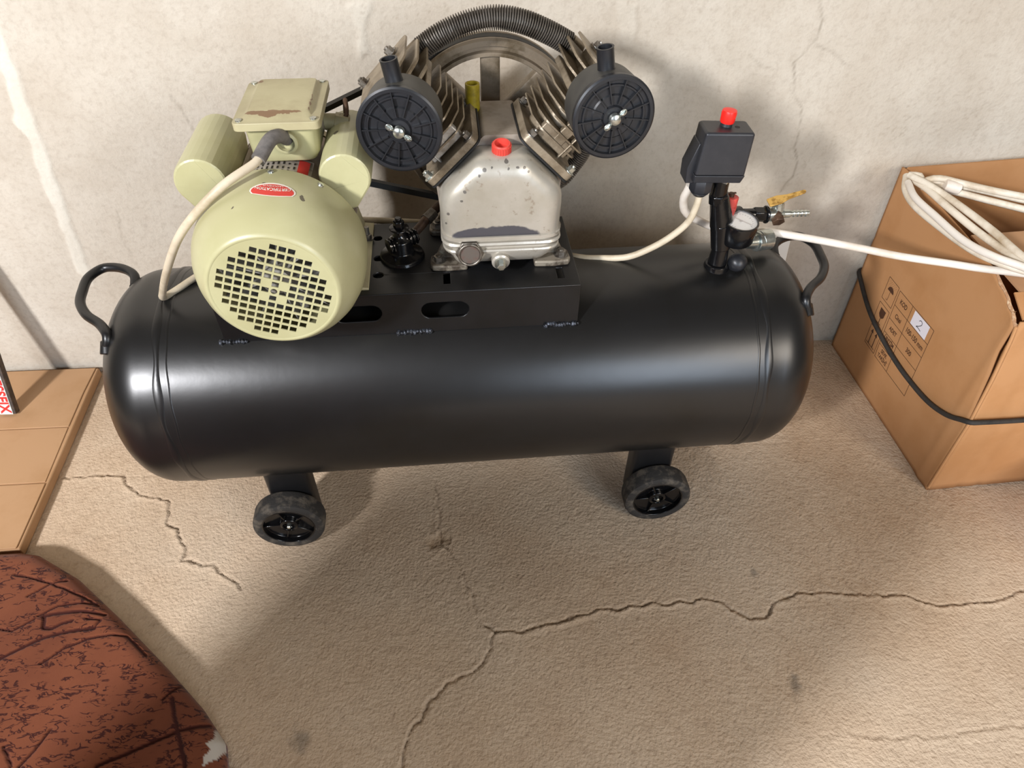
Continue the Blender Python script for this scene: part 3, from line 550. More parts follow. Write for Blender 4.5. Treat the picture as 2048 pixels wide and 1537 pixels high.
# cylinders
TH=math.radians(45)
def cyl_unit(sg):
    a=Vector((sg*math.sin(TH),0,math.cos(TH))); t=Vector((-sg*math.cos(TH),0,math.sin(TH))); c=Vector((pc+sg*.0645,.022,.7475))
    # local frame: X = uphill along the deck (t), Y = to the wall, Z = cylinder axis (a)
    M=Matrix(((t.x,0,a.x,c.x),(0,1,0,c.y),(t.z,0,a.z,c.z),(0,0,0,1)))
    P_('gasket',B().prism(fillet([(-.053,-.071),(.051,-.071),(.053,.063),(-.053,.063)],[.010,.014,.012,.010],4),.0028,M,z0=-.0008),DRK)
    fl=P_('cylinder',B().prism(fillet([(-.052,-.070),(.050,-.070),(.052,.062),(-.052,.062)],[.010,.014,.012,.010],4),.012,M,z0=.002).lathe([(.036,.01),(.036,.12)],M,32),ALC,ang=40,bev=.0012)
    for x,y in ((-.044,-.060),(.040,-.060),(.042,.052),(-.044,.052)):
        P_('bolt',B().hexbolt(M@Vector((x,y,.0135)),a,.0062,.0085,.0095),ZN if y<0 and x<0 else STL,fl)
    ks=[.028,.0415,.055,.0685,.082]
    for i,h in enumerate(ks):
        g=i/4; e=.040+.010*g
        pl=fillet([(-e,-.052-.006*g),(e*.80,-.056-.004*g),(e+.010,-.034),(e+.012,.052),(-e,.052)],[.012,.012,.012,.010,.012],4)
        P_('cooling_fin',B().prism(pl,.0026,M,z0=h),ALC,fl)
    # casting web across the lower fins
    b=B().box((-.018,-.050,.052),(.0035,.008,.085),M); b.box((.004,-.046,.030),(.060,.012,.022),M); b.box((.0,-.048,.055),(.018,.010,.05),M)
    P_('casting_web',b,mat('bare_bright_casting','#bdb9b2',.42,.5,c2='#8f877b',ns=50,bump=.3,bs=200) if sg<0 else bpy.data.materials['bare_bright_casting'] if False else ALC,fl,bev=.003)
    hd=P_('cylinder_head',B().prism(fillet([(-.050,-.056),(.050,-.056),(.056,.056),(-.050,.056)],.012,4),.010,M,z0=.093).prism(fillet([(-.036,-.040),(.030,-.040),(.034,.050),(-.036,.050)],.008,3),.05,M,z0=.10),ALC,ang=40,bev=.0015)
    for i,h in enumerate((.111,.127,.143)):
        e=(.055,.054,.046)[i]
        pl=fillet([(-e*.9,-.054),(e*.6,-.058),(e+.010,-.028),(e+.012,.058),(-e*.9,.058)],[.015,.02,.02,.012,.015],5)
        P_('head_fin',B().prism(pl,.0032,M,z0=h),ALC,hd)
    for x,y in ((-.042,.05),(.044,.05)): P_('bolt',B().hexbolt(M@Vector((x*.7,y*.5,.150)),a,.007,.008,.010),STL,hd)
    return M,hd
ML,hL=cyl_unit(-1); MR,hR=cyl_unit(1)
# --- air filters
def filt(cx,cz,sx,tilt,wing):
    d=Vector((tilt,-1,.02)).normalized(); M=frame((cx,-.118,cz),d,(1,0,0)); R=.0555
    body=lab(P_('air_filter',B().lathe([(.03,-.066),(.050,-.065),(.0525,-.060),(.0545,-.012),(.0545,-.011)],M,72,True,True).cyl(M@Vector((0,0,-.10)),M@Vector((0,0,-.06)),.016,n=24),PLD,ang=40),'round black plastic air filter housing')
    cv=P_('filter_cover',B().lathe([(R,-.010),(R+.001,-.006),(R+.001,-.001),(R-.0015,.0005),(R-.0055,.0005),(R-.0065,-.005),(R-.0115,-.005),(R-.0125,-.0025),(R-.0145,-.0025),(R-.0155,-.0065),(.030,-.0065),(.028,-.0045),(.016,-.0045),(.014,-.001),(.004,-.001)],M,80),PLA,body,ang=30)
    rb=B()
    for k in range(13):
        a=2*PI*k/13+.25+(.1 if sx>0 else 0); Rk=M@Matrix.Rotation(a,4,'Z'); rb=B().box((.0335,0,-.0035),(.032,.0014,.006),Rk)
        P_('rib',rb,PLA,cv)
    b=B().lathe([(.0065,-.001),(.0082,.002),(.0074,.008),(.0035,.010)],M,20)
    W=M@Matrix.Rotation(wing,4,'Z')
    for s in (-1,1): b.prism(ngon(s*.0125,.0055,.0058,.0050,18),.0022,W@Matrix(((1,0,0,0),(0,0,1,-.0011),(0,1,0,0),(0,0,0,1)))@Matrix.Rotation(0,4,'X')); b.box((s*.007,0,.0035),(.010,.0022,.005),W); b.prism(ngon(s*.0135,0,.0055,.0042,16),.002,W,z0=.005)
    P_('wing_nut',b,ZN,cv,bev=.0005)
    p0=Vector((cx-.001 if sx<0 else cx-.008,-.083,cz+.045)); p1=p0+Vector((-.0055,0,.034))
    Ms=frame(p0,p1-p0); h=(p1-p0).length+.0
    P_('inlet_spout',B().lathe([(.0135,-.006),(.0125,.002),(.0115,.010),(.0115,h-.002),(.0118,h),(.0092,h),(.0088,h-.02)],Ms,28,True,True),PLA,body,ang=40)
filt(-.083,.834,-1,-.10,-.55); filt(.2015,.842,1,.10,.75)
# --- finned tubes
def finned(name,pts,r0,r1,pitch,m,**k):
    P=spline(pts,pitch/4); out=[];R=[]
    for i,p in enumerate(P): out.append(p); R.append(r1 if i%4 in (1,2) else r0)
    return P_(name,B().tube(out,R,18),m,ang=20,**k)
TUB=mat('oxidised_finned_tube','#6f685f',.5,.5,c2='#4f473d',ns=30)
finned('intercooler_tube',[(-.052,.088,.866),(-.020,.088,.886),(.020,.088,.9015),(.060,.088,.9075),(.100,.088,.901),(.140,.088,.885),(.172,.088,.868)],.0125,.0172,.0036,TUB)
b=B().cyl((-.066,.088,.854),(-.050,.088,.868),.016,n=20); b.cyl((.170,.088,.869),(.186,.088,.855),.016,n=20)
P_('tube_elbow',b,ALC,bev=.002)
finned('discharge_tube',[(.213,.065,.775),(.212,.07,.735),(.203,.07,.705),(.188,.07,.680),(.168,.07,.655),(.140,.09,.632),(.10,.105,.615)],.0095,.0135,.0034,TUB)
P_('discharge_pipe',B().tube(spline([(.10,.105,.615),(.04,.112,.608),(-.02,.09,.614),(-.052,.045,.618),(-.072,.022,.607),(-.088,.006,.598)],.006),.0075,14),BRN)
b=B().lathe([(.010,0),(.011,.02)],frame((-.050,.045,.618),(-.6,-.6,-.3)),6)
P_('pipe_nut',b,STL)
# --- check valve
cv=P_('check_valve',B().lathe([(.038,0),(.036,.006),(.024,.010),(.020,.012),(.019,.034),(.013,.038),(.0095,.044),(.0095,.052),(.016,.053),(.0165,.055),(.010,.057)],Matrix.Translation((-.107,-.008,PZ)),32).lathe([(.0095,.056),(.0095,.067),(.0075,.069)],Matrix.Translation((-.107,-.008,PZ)),6).lathe([(.0055,.069),(.0055,.073)],Matrix.Translation((-.107,-.008,PZ)),12),BKG,bev=.001)
out=[];R=[];A=Vector((-.128,-.020,PZ+.026));Bp=Vector((-.080,.004,PZ+.032))
for i in range(37): out.append(A.lerp(Bp,i/36)); R.append(.0135 if i%4 in(1,2) else .0100)
P_('threaded_nut',B().tube(out,R,18),BKG,cv,ang=20)
# --- breather tube
P_('breather_tube',B().lathe([(.0112,-.01),(.0112,.034),(.0085,.034),(.0083,.0)],frame((.0225,.072,.786),(0,0,1)),28),YEL,ang=40)
# --- pressure switch
sw0=Vector((.4045,-.030,.679))
Ms=Matrix.Translation(sw0)@Matrix.Rotation(math.radians(2),4,'Y')@Matrix.Rotation(math.radians(-1.5),4,'Z')
ps=P_('pressure_switch',B().loft([[(x,y,.026) for x,y in rrect(-.041,.0,.0395,.050,.004,4)],[(x,y,.092) for x,y in rrect(-.0385,.001,.0385,.049,.005,4)],[(x,y,.0945) for x,y in rrect(-.036,.0035,.036,.0465,.005,4)]],Ms),PSW,bev=.0012)
P_('switch_base',B().loft([[(x,y,.012) for x,y in rrect(-.041,.002,.037,.052,.003,3)],[(x,y,.0252) for x,y in rrect(-.042,-.001,.0405,.052,.004,3)]],Ms).prism([(-.010,0),(0,-.0),(0,.066),(-.004,.066),(-.015,.026),(-.013,.0)],.034,Ms@Matrix(((1,0,0,-.037),(0,0,1,.012),(0,1,0,.006),(0,0,0,1)))),PSW,ps,bev=.001)
Mk=Ms@Matrix.Translation((.000,.030,.0935))
P_('knob_stem',B().lathe([(.0095,0),(.0085,.008)],Mk,20),PSW,ps)
lab(P_('red_knob',B().lathe([(.0105,.006),(.0112,.008),(.0118,.021),(.0108,.0245),(.004,.0255)],Mk,28),mat('bright_red_knob','#f2281f',.35),ps),'bright red push-pull knob')
P_('reset_hole',B().lathe([(.004,0),(.004,.0006)],Ms@Matrix.Translation((.016,.024,.0942)),16),INK,ps)
P_('cable_gland',B().lathe([(.0175,-.010),(.0195,-.002),(.0195,.011),(.0155,.017)],frame((.3855,-.008,.684),(0,-.05,-1)),8).lathe([(.0155,.017),(.009,.024)],frame((.3855,-.008,.684),(0,-.05,-1)),16),PSW,ps,bev=.001)
P_('cable_gland',B().lathe([(.012,-.006),(.0135,0),(.0135,.008),(.009,.014)],frame((.378,.018,.686),(0,0,-1)),8),PSW,ps,bev=.001)
b=B().lathe([(.022,0),(.022,.005)],frame((.421,-.004,.691),(0,0,-1)),4); b.cyl((.440,.004,.692),(.440,.004,.684),.004,n=10)
P_('mounting_flange',b,ZN,ps,bev=.001)
# --- manifold
mf=B().cyl((.4445,-.012,.515),(.4445,-.012,.5275),.0235,.021,32); mf.cyl((.4445,-.012,.527),(.4445,-.011,.560),.0165,.0145,28); mf.cyl((.4445,-.011,.556),(.4395,-.004,.602),.0165,.020,24); mf.cyl((.4395,-.004,.598),(.4255,.0,.650),.020,.0155,24)
mf.cyl((.4255,0,.640),(.4225,0,.657),.0165,.0165,8); mf.cyl((.4225,0,.655),(.421,-.002,.688),.0135,n=20); mf.cyl((.432,.008,.608),(.480,.026,.601),.0135,n=20)
man=P_('manifold',mf,BKG,bev=.0015)
P_('safety_valve',B().cyl((.4515,.017,.606),(.4535,.019,.623),.0160,n=6).cyl((.4535,.019,.622),(.4545,.020,.639),.0135,n=20),REDO,man,bev=.001)
P_('valve_pin',B().cyl((.4545,.020,.637),(.455,.020,.645),.005,n=10).box((.455,.020,.645),(.014,.003,.002)),BRN,man)
OUT=Vector((.006,.018,-.010))
def shifted(b):
    b.v=[tuple(Vector(p)+OUT) for p in b.v]; return b
b=B().cyl((.478,.004,.611),(.500,.005,.610),.0105,n=20); b.cyl((.498,.005,.610),(.521,.006,.608),.0135,n=6,x=(0,.2,1)); b.cyl((.520,.006,.608),(.524,.006,.608),.0155,n=20)
P_('outlet_fitting',shifted(b),BKG,man,bev=.0012)
vb=P_('ball_valve',shifted(B().cyl((.524,.006,.608),(.537,.007,.607),.0125,n=24).cyl((.535,.007,.607),(.554,.008,.607),.0115,.009,n=20).cyl((.5445,.010,.604),(.5425,.012,.629),.0115,.0095,n=20).cyl((.552,.008,.607),(.566,.009,.606),.0075,n=16)),ZN,bev=.001)
P_('valve_bolt',shifted(B().cyl((.540,-.004,.606),(.540,-.012,.602),.0115,n=6).cyl((.540,.006,.609),(.540,-.006,.606),.009,n=16)),BRN,vb,bev=.001)
out=[];R=[]
for i in range(25): out.append(Vector((.566,.009,.606)).lerp(Vector((.602,.011,.6045)),i/24)); R.append(.0062 if i%5 in(0,1) else .0049)
P_('hose_barb',shifted(B().tube(out,R,16)),ZN,vb,ang=25)
lv=B().prism(fillet([(-.010,-.009),(.010,-.010),(.024,-.0055),(.052,-.0035),(.056,-.0005),(.054,.0035),(.024,.0055),(.008,.010),(-.010,.009)],.002,2),.0028,frame((.532,.010,.630),(-.33,-.25,1),(1,0,.33)))
lab(P_('valve_lever',shifted(lv),BRS,vb,bev=.0006),'brass-coloured lever')
gc=Vector((.4680,-.012,.611)); gd=Vector((.02,-.12,1)).normalized(); Mg=frame(gc,gd,(1,0,0))
ga=P_('pressure_gauge',B().lathe([(.012,-.042),(.028,-.040),(.0312,-.035),(.0312,-.002),(.030,.001),(.0278,.001),(.0272,-.002)],Mg,56,True,False).cyl(Mg@Vector((0,0,-.05)),Mg@Vector((0,0,-.03)),.012,n=16),BKG,ang=35)
P_('gauge_face',B().lathe([(.0276,-.004),(.0276,-.0025)],Mg,48),WHP,ga)
b=B().box((.004,.002,-.0015),(.030,.0011,.0006),Mg@Matrix.Rotation(-.75,4,'Z')); b.lathe([(.0022,-.002),(.0022,-.0008)],Mg,12)
P_('needle',b,GRY,ga)
b=B()
for k in range(21): b.box((.0205,0,-.0022),(.0035 if k%5==0 else .002,.0006,.0003),Mg@Matrix.Rotation(math.radians(-45+k*13.5),4,'Z'))
P_('scale_marks',b,GLV,ga)
P_('glass_cover',B().lathe([(.0277,-.0004),(.0277,.0)],Mg,40),(lambda m:(m.node_tree.nodes['Principled BSDF'].inputs['Alpha'].__setattr__('default_value',.12),m)[-1])(mat('clear_gauge_glass','#ffffff',.05)),ga)
P_('sealed_port',B().lathe([(.002,.0155),(.010,.0135),(.0155,.008),(.017,0),(.014,-.012)],frame((.4775,-.020,.531),(.1,-.6,.8)),24),PLA,man,ang=60)
P_('outlet_nut',B().cyl((.500,.012,.550),(.520,.018,.548),.011,.014,n=20).cyl((.519,.018,.548),(.549,.026,.546),.0185,n=28).cyl((.525,.020,.5475),(.527,.021,.5475),.0195,n=28),ZN,man,bev=.001)
# --- motor cable
c1p=[(-.243,-.055,.800),(-.246,-.072,.812),(-.256,-.092,.816),(-.270,-.122,.803)]
P_('cable_sleeve',B().tube(spline(c1p,.006),.0095,16),GLV,tb)
pts=[(-.265,-.112,.808),(-.273,-.128,.802),(-.310,-.160,.7895),(-.354,-.165,.754),(-.397,-.150,.705),(-.450,-.105,.622),(-.488,-.060,.556),(-.503,-.036,.528),(-.498,-.020,.522),(-.475,.005,.5255),(-.440,.05,.530),(-.40,.118,.545),(-.28,.132,.56),(-.1,.125,.553),(.08,.118,.53),(.17,.075,.508),(.208,.040,.516),(.243,.030,.519),(.288,.015,.529),(.326,.006,.552),(.356,-.002,.580),(.3785,-.008,.612),(.3865,-.009,.650),(.3855,-.008,.672)]
lab(P_('motor_cable',B().tube(spline(pts,.008),.0058,12),CRD,ang=70),'beige cable from motor to pressure switch')
# ------------------------------------------------ carton with label
CB=mat('brown_cardboard','#b6865a',.75,c2='#ae7d50',ns=6,bump=.12,bs=14,bd=.002,spec=.3)
CBI=mat('cardboard_inside','#b08660',.8,c2='#a67b54',ns=5,bump=.1,bs=20); CBE=mat('torn_cardboard_edge','#a97f5b',.9,c2='#d0b491',ns=140,bump=.6,bs=300)
CINK=mat('brown_print_ink','#4a2c18',.7); PAP=mat('white_paper','#dcd6da',.6)
BX=empty('cardboard_box',(.982,-.019,0)); tag(BX,'large open brown cardboard box with printed table label right of the tank','box')
ey=Vector((.0245,-.9997,0)); ez=Vector((-.0297,-.0007,.9996)); en=ey.cross(ez).normalized()
def bp(s,h,d=0):   # s along the left side toward the viewer, h up, d inward
    return tuple(ey*s+ez*h-en*d)
rnd=random.Random(5)
top=[(0,.5165),(.016,.518),(.12,.513),(.24,.505),(.363,.494),(.39,.483),(.418,.474),(.432,.463),(.443,.462),(.452,.449),(.462,.444)]
def side_panel(outline,n=30,m=20):
    # curved sheet: bulge grows towards the middle
    b=B(); V=[];F=[]
    for i in range(n+1):
        s=i/n; 
        for j in range(m+1):
            t=j/m; smax=float(np.interp(t,[0,.2,.43,.75,.86,1],[.4898,.4893,.4888,.470,.4615,.4605])); ss=s*smax
            ht=float(np.interp(ss,[q[0] for q in outline],[q[1] for q in outline])); h=ht*t
            bul=-.004*math.sin(PI*s)*math.sin(PI*t)+.004*math.exp(-((h-.34-.02*s)/.012)**2)*(1 if ss<.3 else 0)*.3
            cr=-.0025*math.exp(-((ss-.455)/.010)**2)
            V.append(bp(ss,h,bul+cr))
    for i in range(n):
        for j in range(m): a=i*(m+1)+j; F.append((a,a+m+1,a+m+2,a+1))
    return b.add(V,F)
lp=side_panel(top,60,44).build('side_panel',CB,BX,ang=60,solid=.004,fix=False)
def flat(pts,name,m,th=.004,**k):
    q=[Vector(p) for p in pts]; n=(q[1]-q[0]).cross(q[2]-q[0]).normalized()*th; b=B(); L=len(q); b.add([tuple(p) for p in q]+[tuple(p+n) for p in q],[tuple(range(L))[::-1],tuple(range(L,2*L))]+[(i,(i+1)%L,L+(i+1)%L,L+i) for i in range(L)]); return b.build(name,m,BX,**k)
DX=.46
flat([bp(.004,.0,.004),bp(.004,0,DX),bp(.004,.522,DX),bp(.004,.5175,.012),bp(.004,.512,.006)],'back_panel',CB)
# front panel, leaning like the side, with two vertical score lines
def front_panel():
    V=[];F=[];n=40;m=24
    for i in range(n+1):
        d=.003+(DX-.003)*i/n
        for j in range(m+1):
            t=j/m; h=.455*t; s=float(np.interp(t,[0,.2,.43,.75,.86,1],[.490,.490,.4895,.474,.466,.465]))
            s+= -.0025*math.exp(-((d-.075)/.006)**2)-.002*math.exp(-((d-.115)/.006)**2)+.002*math.sin(5*d)*t
            V.append(bp(s+.001,h,d))
    for i in range(n):
        for j in range(m): a=i*(m+1)+j; F.append((a,a+m+1,a+m+2,a+1))
    return B().add(V,F)
front_panel().build('front_panel',CB,BX,ang=60,solid=.004,fix=False)
flat([bp(0,0,DX),bp(.49,0,DX),bp(.465,.47,DX),bp(0,.52,DX)],'side_panel',CB)
flat([bp(.004,.004,.004),bp(.486,.004,.004),bp(.486,.004,DX-.004),bp(.004,.004,DX-.004)],'bottom_panel',CBI)
flat([bp(.245,.492,.022),bp(.245,.494,DX-.01),bp(.455,.474,DX-.01),bp(.452,.470,.03)],'top_flap',CBI,th=-.004)
flat([bp(.458,.455,.012),bp(.452,.468,DX-.01),bp(.425,.478,DX-.01),bp(.41,.480,.014)],'torn_flap',CB,th=-.003)
b=B(); ed=[(.355,.495),(.363,.4935),(.374,.489),(.388,.4835),(.402,.479),(.418,.474),(.426,.4665),(.434,.4625),(.443,.4615),(.450,.4525),(.456,.448),(.462,.4445)]
pp=[Vector(bp(s+.001*rnd.uniform(-1,1),h+.0015*rnd.uniform(-1,1),.0005)) for s,h in ed]; b.tube(pp,[.0022+.0015*rnd.random() for _ in pp],6)
for i in range(26):
    t=rnd.random(); k=8+int(t*3.9); p=Vector(bp(*ed[min(k,11)],.0)); b.add([p,p+Vector((rnd.uniform(-.004,.004),rnd.uniform(-.010,.002),rnd.uniform(-.012,.004))),p+Vector((.002,rnd.uniform(-.002,.004),rnd.uniform(-.002,.003)))],[(0,1,2)])
b.build('torn_edge',CBE,BX)
b=B(); b.tube([Vector(bp(s,h,.001)) for s,h in [(.4905,.01),(.490,.10),(.4895,.22),(.480,.33),(.468,.42),(.463,.445)]],.0032,8); b.build('corner_fold',CB,BX,ang=60)
# printed label on the left side (thin print on the panel)
def surf(s,h):
    t=h/.51; bul=-.004*math.sin(PI*s/.4898)*math.sin(PI*min(t,1)); return bul
def onb(u,v,e): return bp(u,v,surf(u,v)-.0004-e)
def line(b,p,q,wd=.0012):
    p=Vector(p);q=Vector(q); d=(q-p).normalized(); n=Vector((-d.y,d.x))*wd/2; k=max(1,int((q-p).length/.02)); 
    for i in range(k):
        a=p.lerp(q,i/k); c=p.lerp(q,(i+1)/k); b.add([onb(*(a-n),.0002),onb(*(c-n),.0002),onb(*(c+n),.0002),onb(*(a+n),.0002)],[(0,1,2,3)])
L=B(); TL,TR,BR,BL=(.1603,.2999),(.3025,.301),(.3125,.1168),(.1715,.1138)
tp=lambda a,c:Vector(TL).lerp(Vector(TR),a).lerp(Vector(BL).lerp(Vector(BR),a),c)
rows=[0,.20,.395,.595,.79,1.0]; 
for p,q in (((0,0),(1,0)),((1,0),(1,1)),((1,1),(0,1)),((0,1),(0,0)),((.40,0),(.41,1))): line(L,tp(*p),tp(*q))
for r in rows[1:-1]: line(L,tp(0,r),tp(1,r))
def rect(x0,y0,x1,y1,sk=.002):
    for p,q in (((x0,y1),(x1,y1)),((x1,y1),(x1+sk,y0)),((x1+sk,y0),(x0+sk,y0)),((x0+sk,y0),(x0,y1))): line(L,p,q)
rect(.1095,.246,.1540,.3025); rect(.1120,.178,.1575,.2345); rect(.1155,.1145,.1625,.169)
# umbrella, glass, arrows
def poly2(b,pts):
    b.add([onb(x,y,.0002) for x,y in pts],[tuple(range(len(pts)))])
poly2(L,[(.132+.0125*math.cos(a),.275+.0125*math.sin(a)) for a in [PI*k/10 for k in range(11)]]); line(L,(.132,.275),(.1325,.2545),.0012)
for k in range(6): a=PI+PI*k/5; q=a+PI/5; line(L,(.1295+.003*math.cos(a),.2545+.003*math.sin(a)),(.1295+.003*math.cos(q),.2545+.003*math.sin(q)),.0011) if k<5 else None
for i in range(5):
    for j in range(3): 
        x=.119+i*.0062+(j%2)*.003; y=.2895+j*.0042; line(L,(x,y),(x-.0008,y-.0018),.0007)
poly2(L,[(.1245,.226),(.1475,.226),(.1465,.209),(.141,.2035),(.1365,.2025),(.131,.2035),(.1255,.209)]); line(L,(.1365,.2035),(.137,.188),.0022); line(L,(.129,.187),(.1455,.187),.0020)
for x in (.130,.1485): line(L,(x+.001,.121),(x,.157),.0026); poly2(L,[(x-.0055,.153),(x+.0055,.153),(x,.164)])
line(L,(.121,.121),(.158,.121),.0016)
L.build('printed_label',CINK,lp,fix=False)
def word(t,s,a,c,xs=.8,bold=.0003,m=CINK,name='lettering',align='CENTER',rot=0):
    p=tp(a,c); cr,sr=math.cos(rot),math.sin(rot)
    return text_bm(t,s,lambda u,v,h:onb(p.x+(u*cr-v*sr),p.y+(u*sr+v*cr),.0003),xs=xs,bold=bold,align=align).build(name,m,lp,fix=False)
word('KOD',.0165,.20,.10); word('Cinsi',.0155,.20,.30); word('ADET',.0150,.20,.495)
word('ÜRETİM',.0145,.20,.650); word('TARİHİ',.0145,.20,.740); word('SEVK',.0145,.20,.850); word('TARİHİ',.0145,.20,.935)
word('100-150 mm',.0175,.70,.30,.78); word('300',.0170,.70,.50)
b=B(); P4=[(.2300,.2985),(.2885,.2995),(.2905,.2655),(.2315,.2655)]
b.add([onb(x,y,.0006) for x,y in P4]+[onb(x,y,.0) for x,y in P4],[(0,1,2,3),(0,4,5,1),(1,5,6,2),(2,6,7,3),(3,7,4,0)]); stk=b.build('paper_sticker',PAP,lp); stk['label']='white paper sticker with a handwritten 2'
b=B(); tw=spline([(-.006,.0065,0),(-.002,.0102,0),(.004,.0085,0),(.005,.003,0),(-.001,-.004,0),(-.008,-.0095,0),(-.001,-.0085,0),(.009,-.0100,0)],.0008)
for p,q in zip(tw[:-1],tw[1:]):
    d=(q-p).normalized(); n=Vector((-d.y,d.x,0))*.0007; b.add([onb(.2605+a.x,.2825+a.y,.0009) for a in (p-n-d*.0002,q-n+d*.0002,q+n+d*.0002,p+n-d*.0002)],[(0,1,2,3)])
b.build('handwriting',INK,stk,fix=False)
# rubber strap around the box
STR=mat('black_elastic_cord',(.19,.17,.15),.75,c2=(.14,.125,.11),ns=60,bump=.4,bs=400)
pl=[bp(-.008,.239,.006),bp(-.001,.237,-.003),bp(.022,.2305,-.0075),(bp(.0956,.1975,-.0105)),bp(.1703,.1790,-.0115),bp(.2496,.1685,-.0115),bp(.3184,.1665,-.010),bp(.3869,.1735,-.0095),bp(.4413,.1915,-.008),bp(.480,.217,-.008),bp(.4955,.2260,-.0035),bp(.4985,.2275,.012),bp(.4990,.224,.08),bp(.4990,.222,.16),bp(.4990,.222,.3),bp(.4990,.224,.45),bp(.49,.225,.472),bp(.25,.22,.474),bp(.0,.24,.472),bp(-.008,.24,.44),bp(-.008,.24,.2)]
so=B().tube([Vector(p)+Vector((.982,-.019,0)) for p in [v for v in spline(pl+[pl[0]],.01)]],.0052,10).build('elastic_strap',STR,ang=70)
tag(so,'black elastic cord sagging around the brown cardboard box','strap')
# second carton at the right edge
b2=B().box((.13,-.16,.075),(.26,.32,.15)); c2o=b2.build('small_carton',CB,bev=.002); c2o.location=(1.212,-.545,0); c2o.rotation_euler=(0,0,-.03); tag(c2o,'small brown carton at the right edge in front of the open box','box')
# ------------------------------------------------ mains cable and its coil
o=Vector((.00433,-.36602,0)); cr,sr=math.cos(math.radians(1.1665)),math.sin(math.radians(1.1665))
wl_=lambda p:(o.x+p[0]*cr-p[1]*sr,o.y+p[0]*sr+p[1]*cr,p[2])
loc=[(.378,.018,.664),(.3765,.022,.650),(.375,.027,.637),(.3795,.034,.616),(.390,.040,.598),(.418,.045,.578),(.462,.047,.559),(.537,.047,.5515),(.597,.045,.5395),(.660,.042,.5265)]
pw=[wl_(p) for p in loc]+[(.737,-.323,.515),(.808,-.342,.507),(.897,-.362,.5005),(.945,-.379,.500),(1.016,-.401,.5005),(1.10,-.43,.502)]
mc=B().tube(spline(pw,.008),.0070,12); 
PC=mc.build('power_cable',WHT,ang=70); tag(PC,'white mains cable running from the pressure switch over to the box','cable')
CS=mat('stained_white_cable','#ddd2bf',.5,c2='#b39f82',ns=14,nlo=.48,nhi=.72,bump=.05,bs=80)
CO=empty('coiled_cable',(.95,-.08,.53)); tag(CO,'hank of stained white cable draped over the box corner','cable')
for i,stn in enumerate(STRANDS):
    B().tube([p-Vector((.95,-.08,.53)) for p in spline(stn,.008)],.0068,12).build('cable_strand',CS if i!=3 else WHT,CO,ang=70)
bd=[Vector(p)-Vector((.95,-.08,.53)) for p in BAND]
B().cyl(bd[0]+Vector((0,0,.002)),bd[1]+Vector((0,0,.002)),.0125,n=16).build('tape_band',WHT,CO,bev=.002)
# ------------------------------------------------ white board behind the tank
wb=B().box((0,0,.21),(.16,.012,.42)).build('white_board',mat('white_board_paint','#d8d4cc',.5),bev=.001); wb.location=(.6385,-.165,.0); wb.rotation_euler=(math.radians(-9),math.radians(0),0)
tag(wb,'white board standing on the floor behind the right end of the tank','board')
# ------------------------------------------------ flat carton on the floor, left
FC=empty('flattened_carton',(-.92,-.02,0)); tag(FC,'flattened brown carton lying on the floor against the wall','carton')
CB2=mat('pale_cardboard','#b28b65',.75,c2='#a88058',ns=5,bump=.12,bs=12,bd=.002)
def fcp(pts,h,m,name,z0=0,**k):
    b=B().prism([(x+.92,y+.02) for x,y in pts],h,z0=z0) if False else B().prism([(x+.92,y+.02) for x,y in pts],h,Matrix.Translation((0,0,z0))); return b.build(name,m,FC,**k)
xe=lambda y:float(np.interp(y,[-.60,-.37,-.20,-.015],[-.902,-.912,-.925,-.930]))
fcp([(-1.7,-.012),(xe(-.015),-.012),(xe(-.37),-.37),(xe(-.54),-.540),(xe(-.6)-.001,-.545),(-1.7,-.545)],.0235,CB2,'carton_body',z0=.0005,bev=.003)
fcp([(-1.7,-.014),(xe(-.015)-.006,-.014),(xe(-.1)-.008,-.10),(xe(-.215)-.006,-.214),(-1.7,-.212)],.003,CB2,'carton_flap',z0=.0240,bev=.0014)
fcp([(-1.7,-.2145),(xe(-.215)-.006,-.2165),(xe(-.38)-.008,-.376),(-1.7,-.380)],.0022,CB2,'carton_flap',z0=.0240,bev=.001)
fcp([(-1.7,-.3825),(xe(-.385)-.006,-.3805),(xe(-.54)-.006,-.539),(xe(-.54)-.007,-.542),(-1.7,-.542)],.0030,CB2,'carton_flap',z0=.0240,bev=.001)
# ------------------------------------------------ leaning pack with red lettering
LPk=empty('leaning_pack',(-1.07,-.172,.033)); tag(LPk,'narrow white pack with red lettering leaning on the wall at the left edge','pack')
Mh=frame((0,-.012,.001),(.12,.42,.90),(1,0,0))   # z axis runs up along the leaning pack
# local frame: Z up the pack, X across the face, -Y is the face normal
ax=Vector((.03,.30,.954)).normalized(); xf=Vector((1,-.02,-.03)); xf=(xf-ax*xf.dot(ax)).normalized(); nf=ax.cross(xf).normalized()
MM=Matrix(((xf.x,nf.x,ax.x,0),(xf.y,nf.y,ax.y,0),(xf.z,nf.z,ax.z,0),(0,0,0,1)))
B().box((-.0085,.009,.30),(.035,.016,.60),MM).build('pack_body',mat('dark_brown_wrap','#3d332c',.6,c2='#5a4a3c',ns=60),LPk,bev=.001)
B().box((-.0115,.0005,.30),(.029,.002,.60),MM).build('white_face',mat('white_film_print','#cfd3cd',.4),LPk)
RIN=mat('red_print_ink','#d42a22',.5)
text_bm('HESSFIX',.032,lambda u,v,h:tuple(MM@Vector((-.0115+v*1.0,-.0012,.004-u))),align='RIGHT',xs=.95,bold=.0009).build('lettering',RIN,LPk,fix=False)
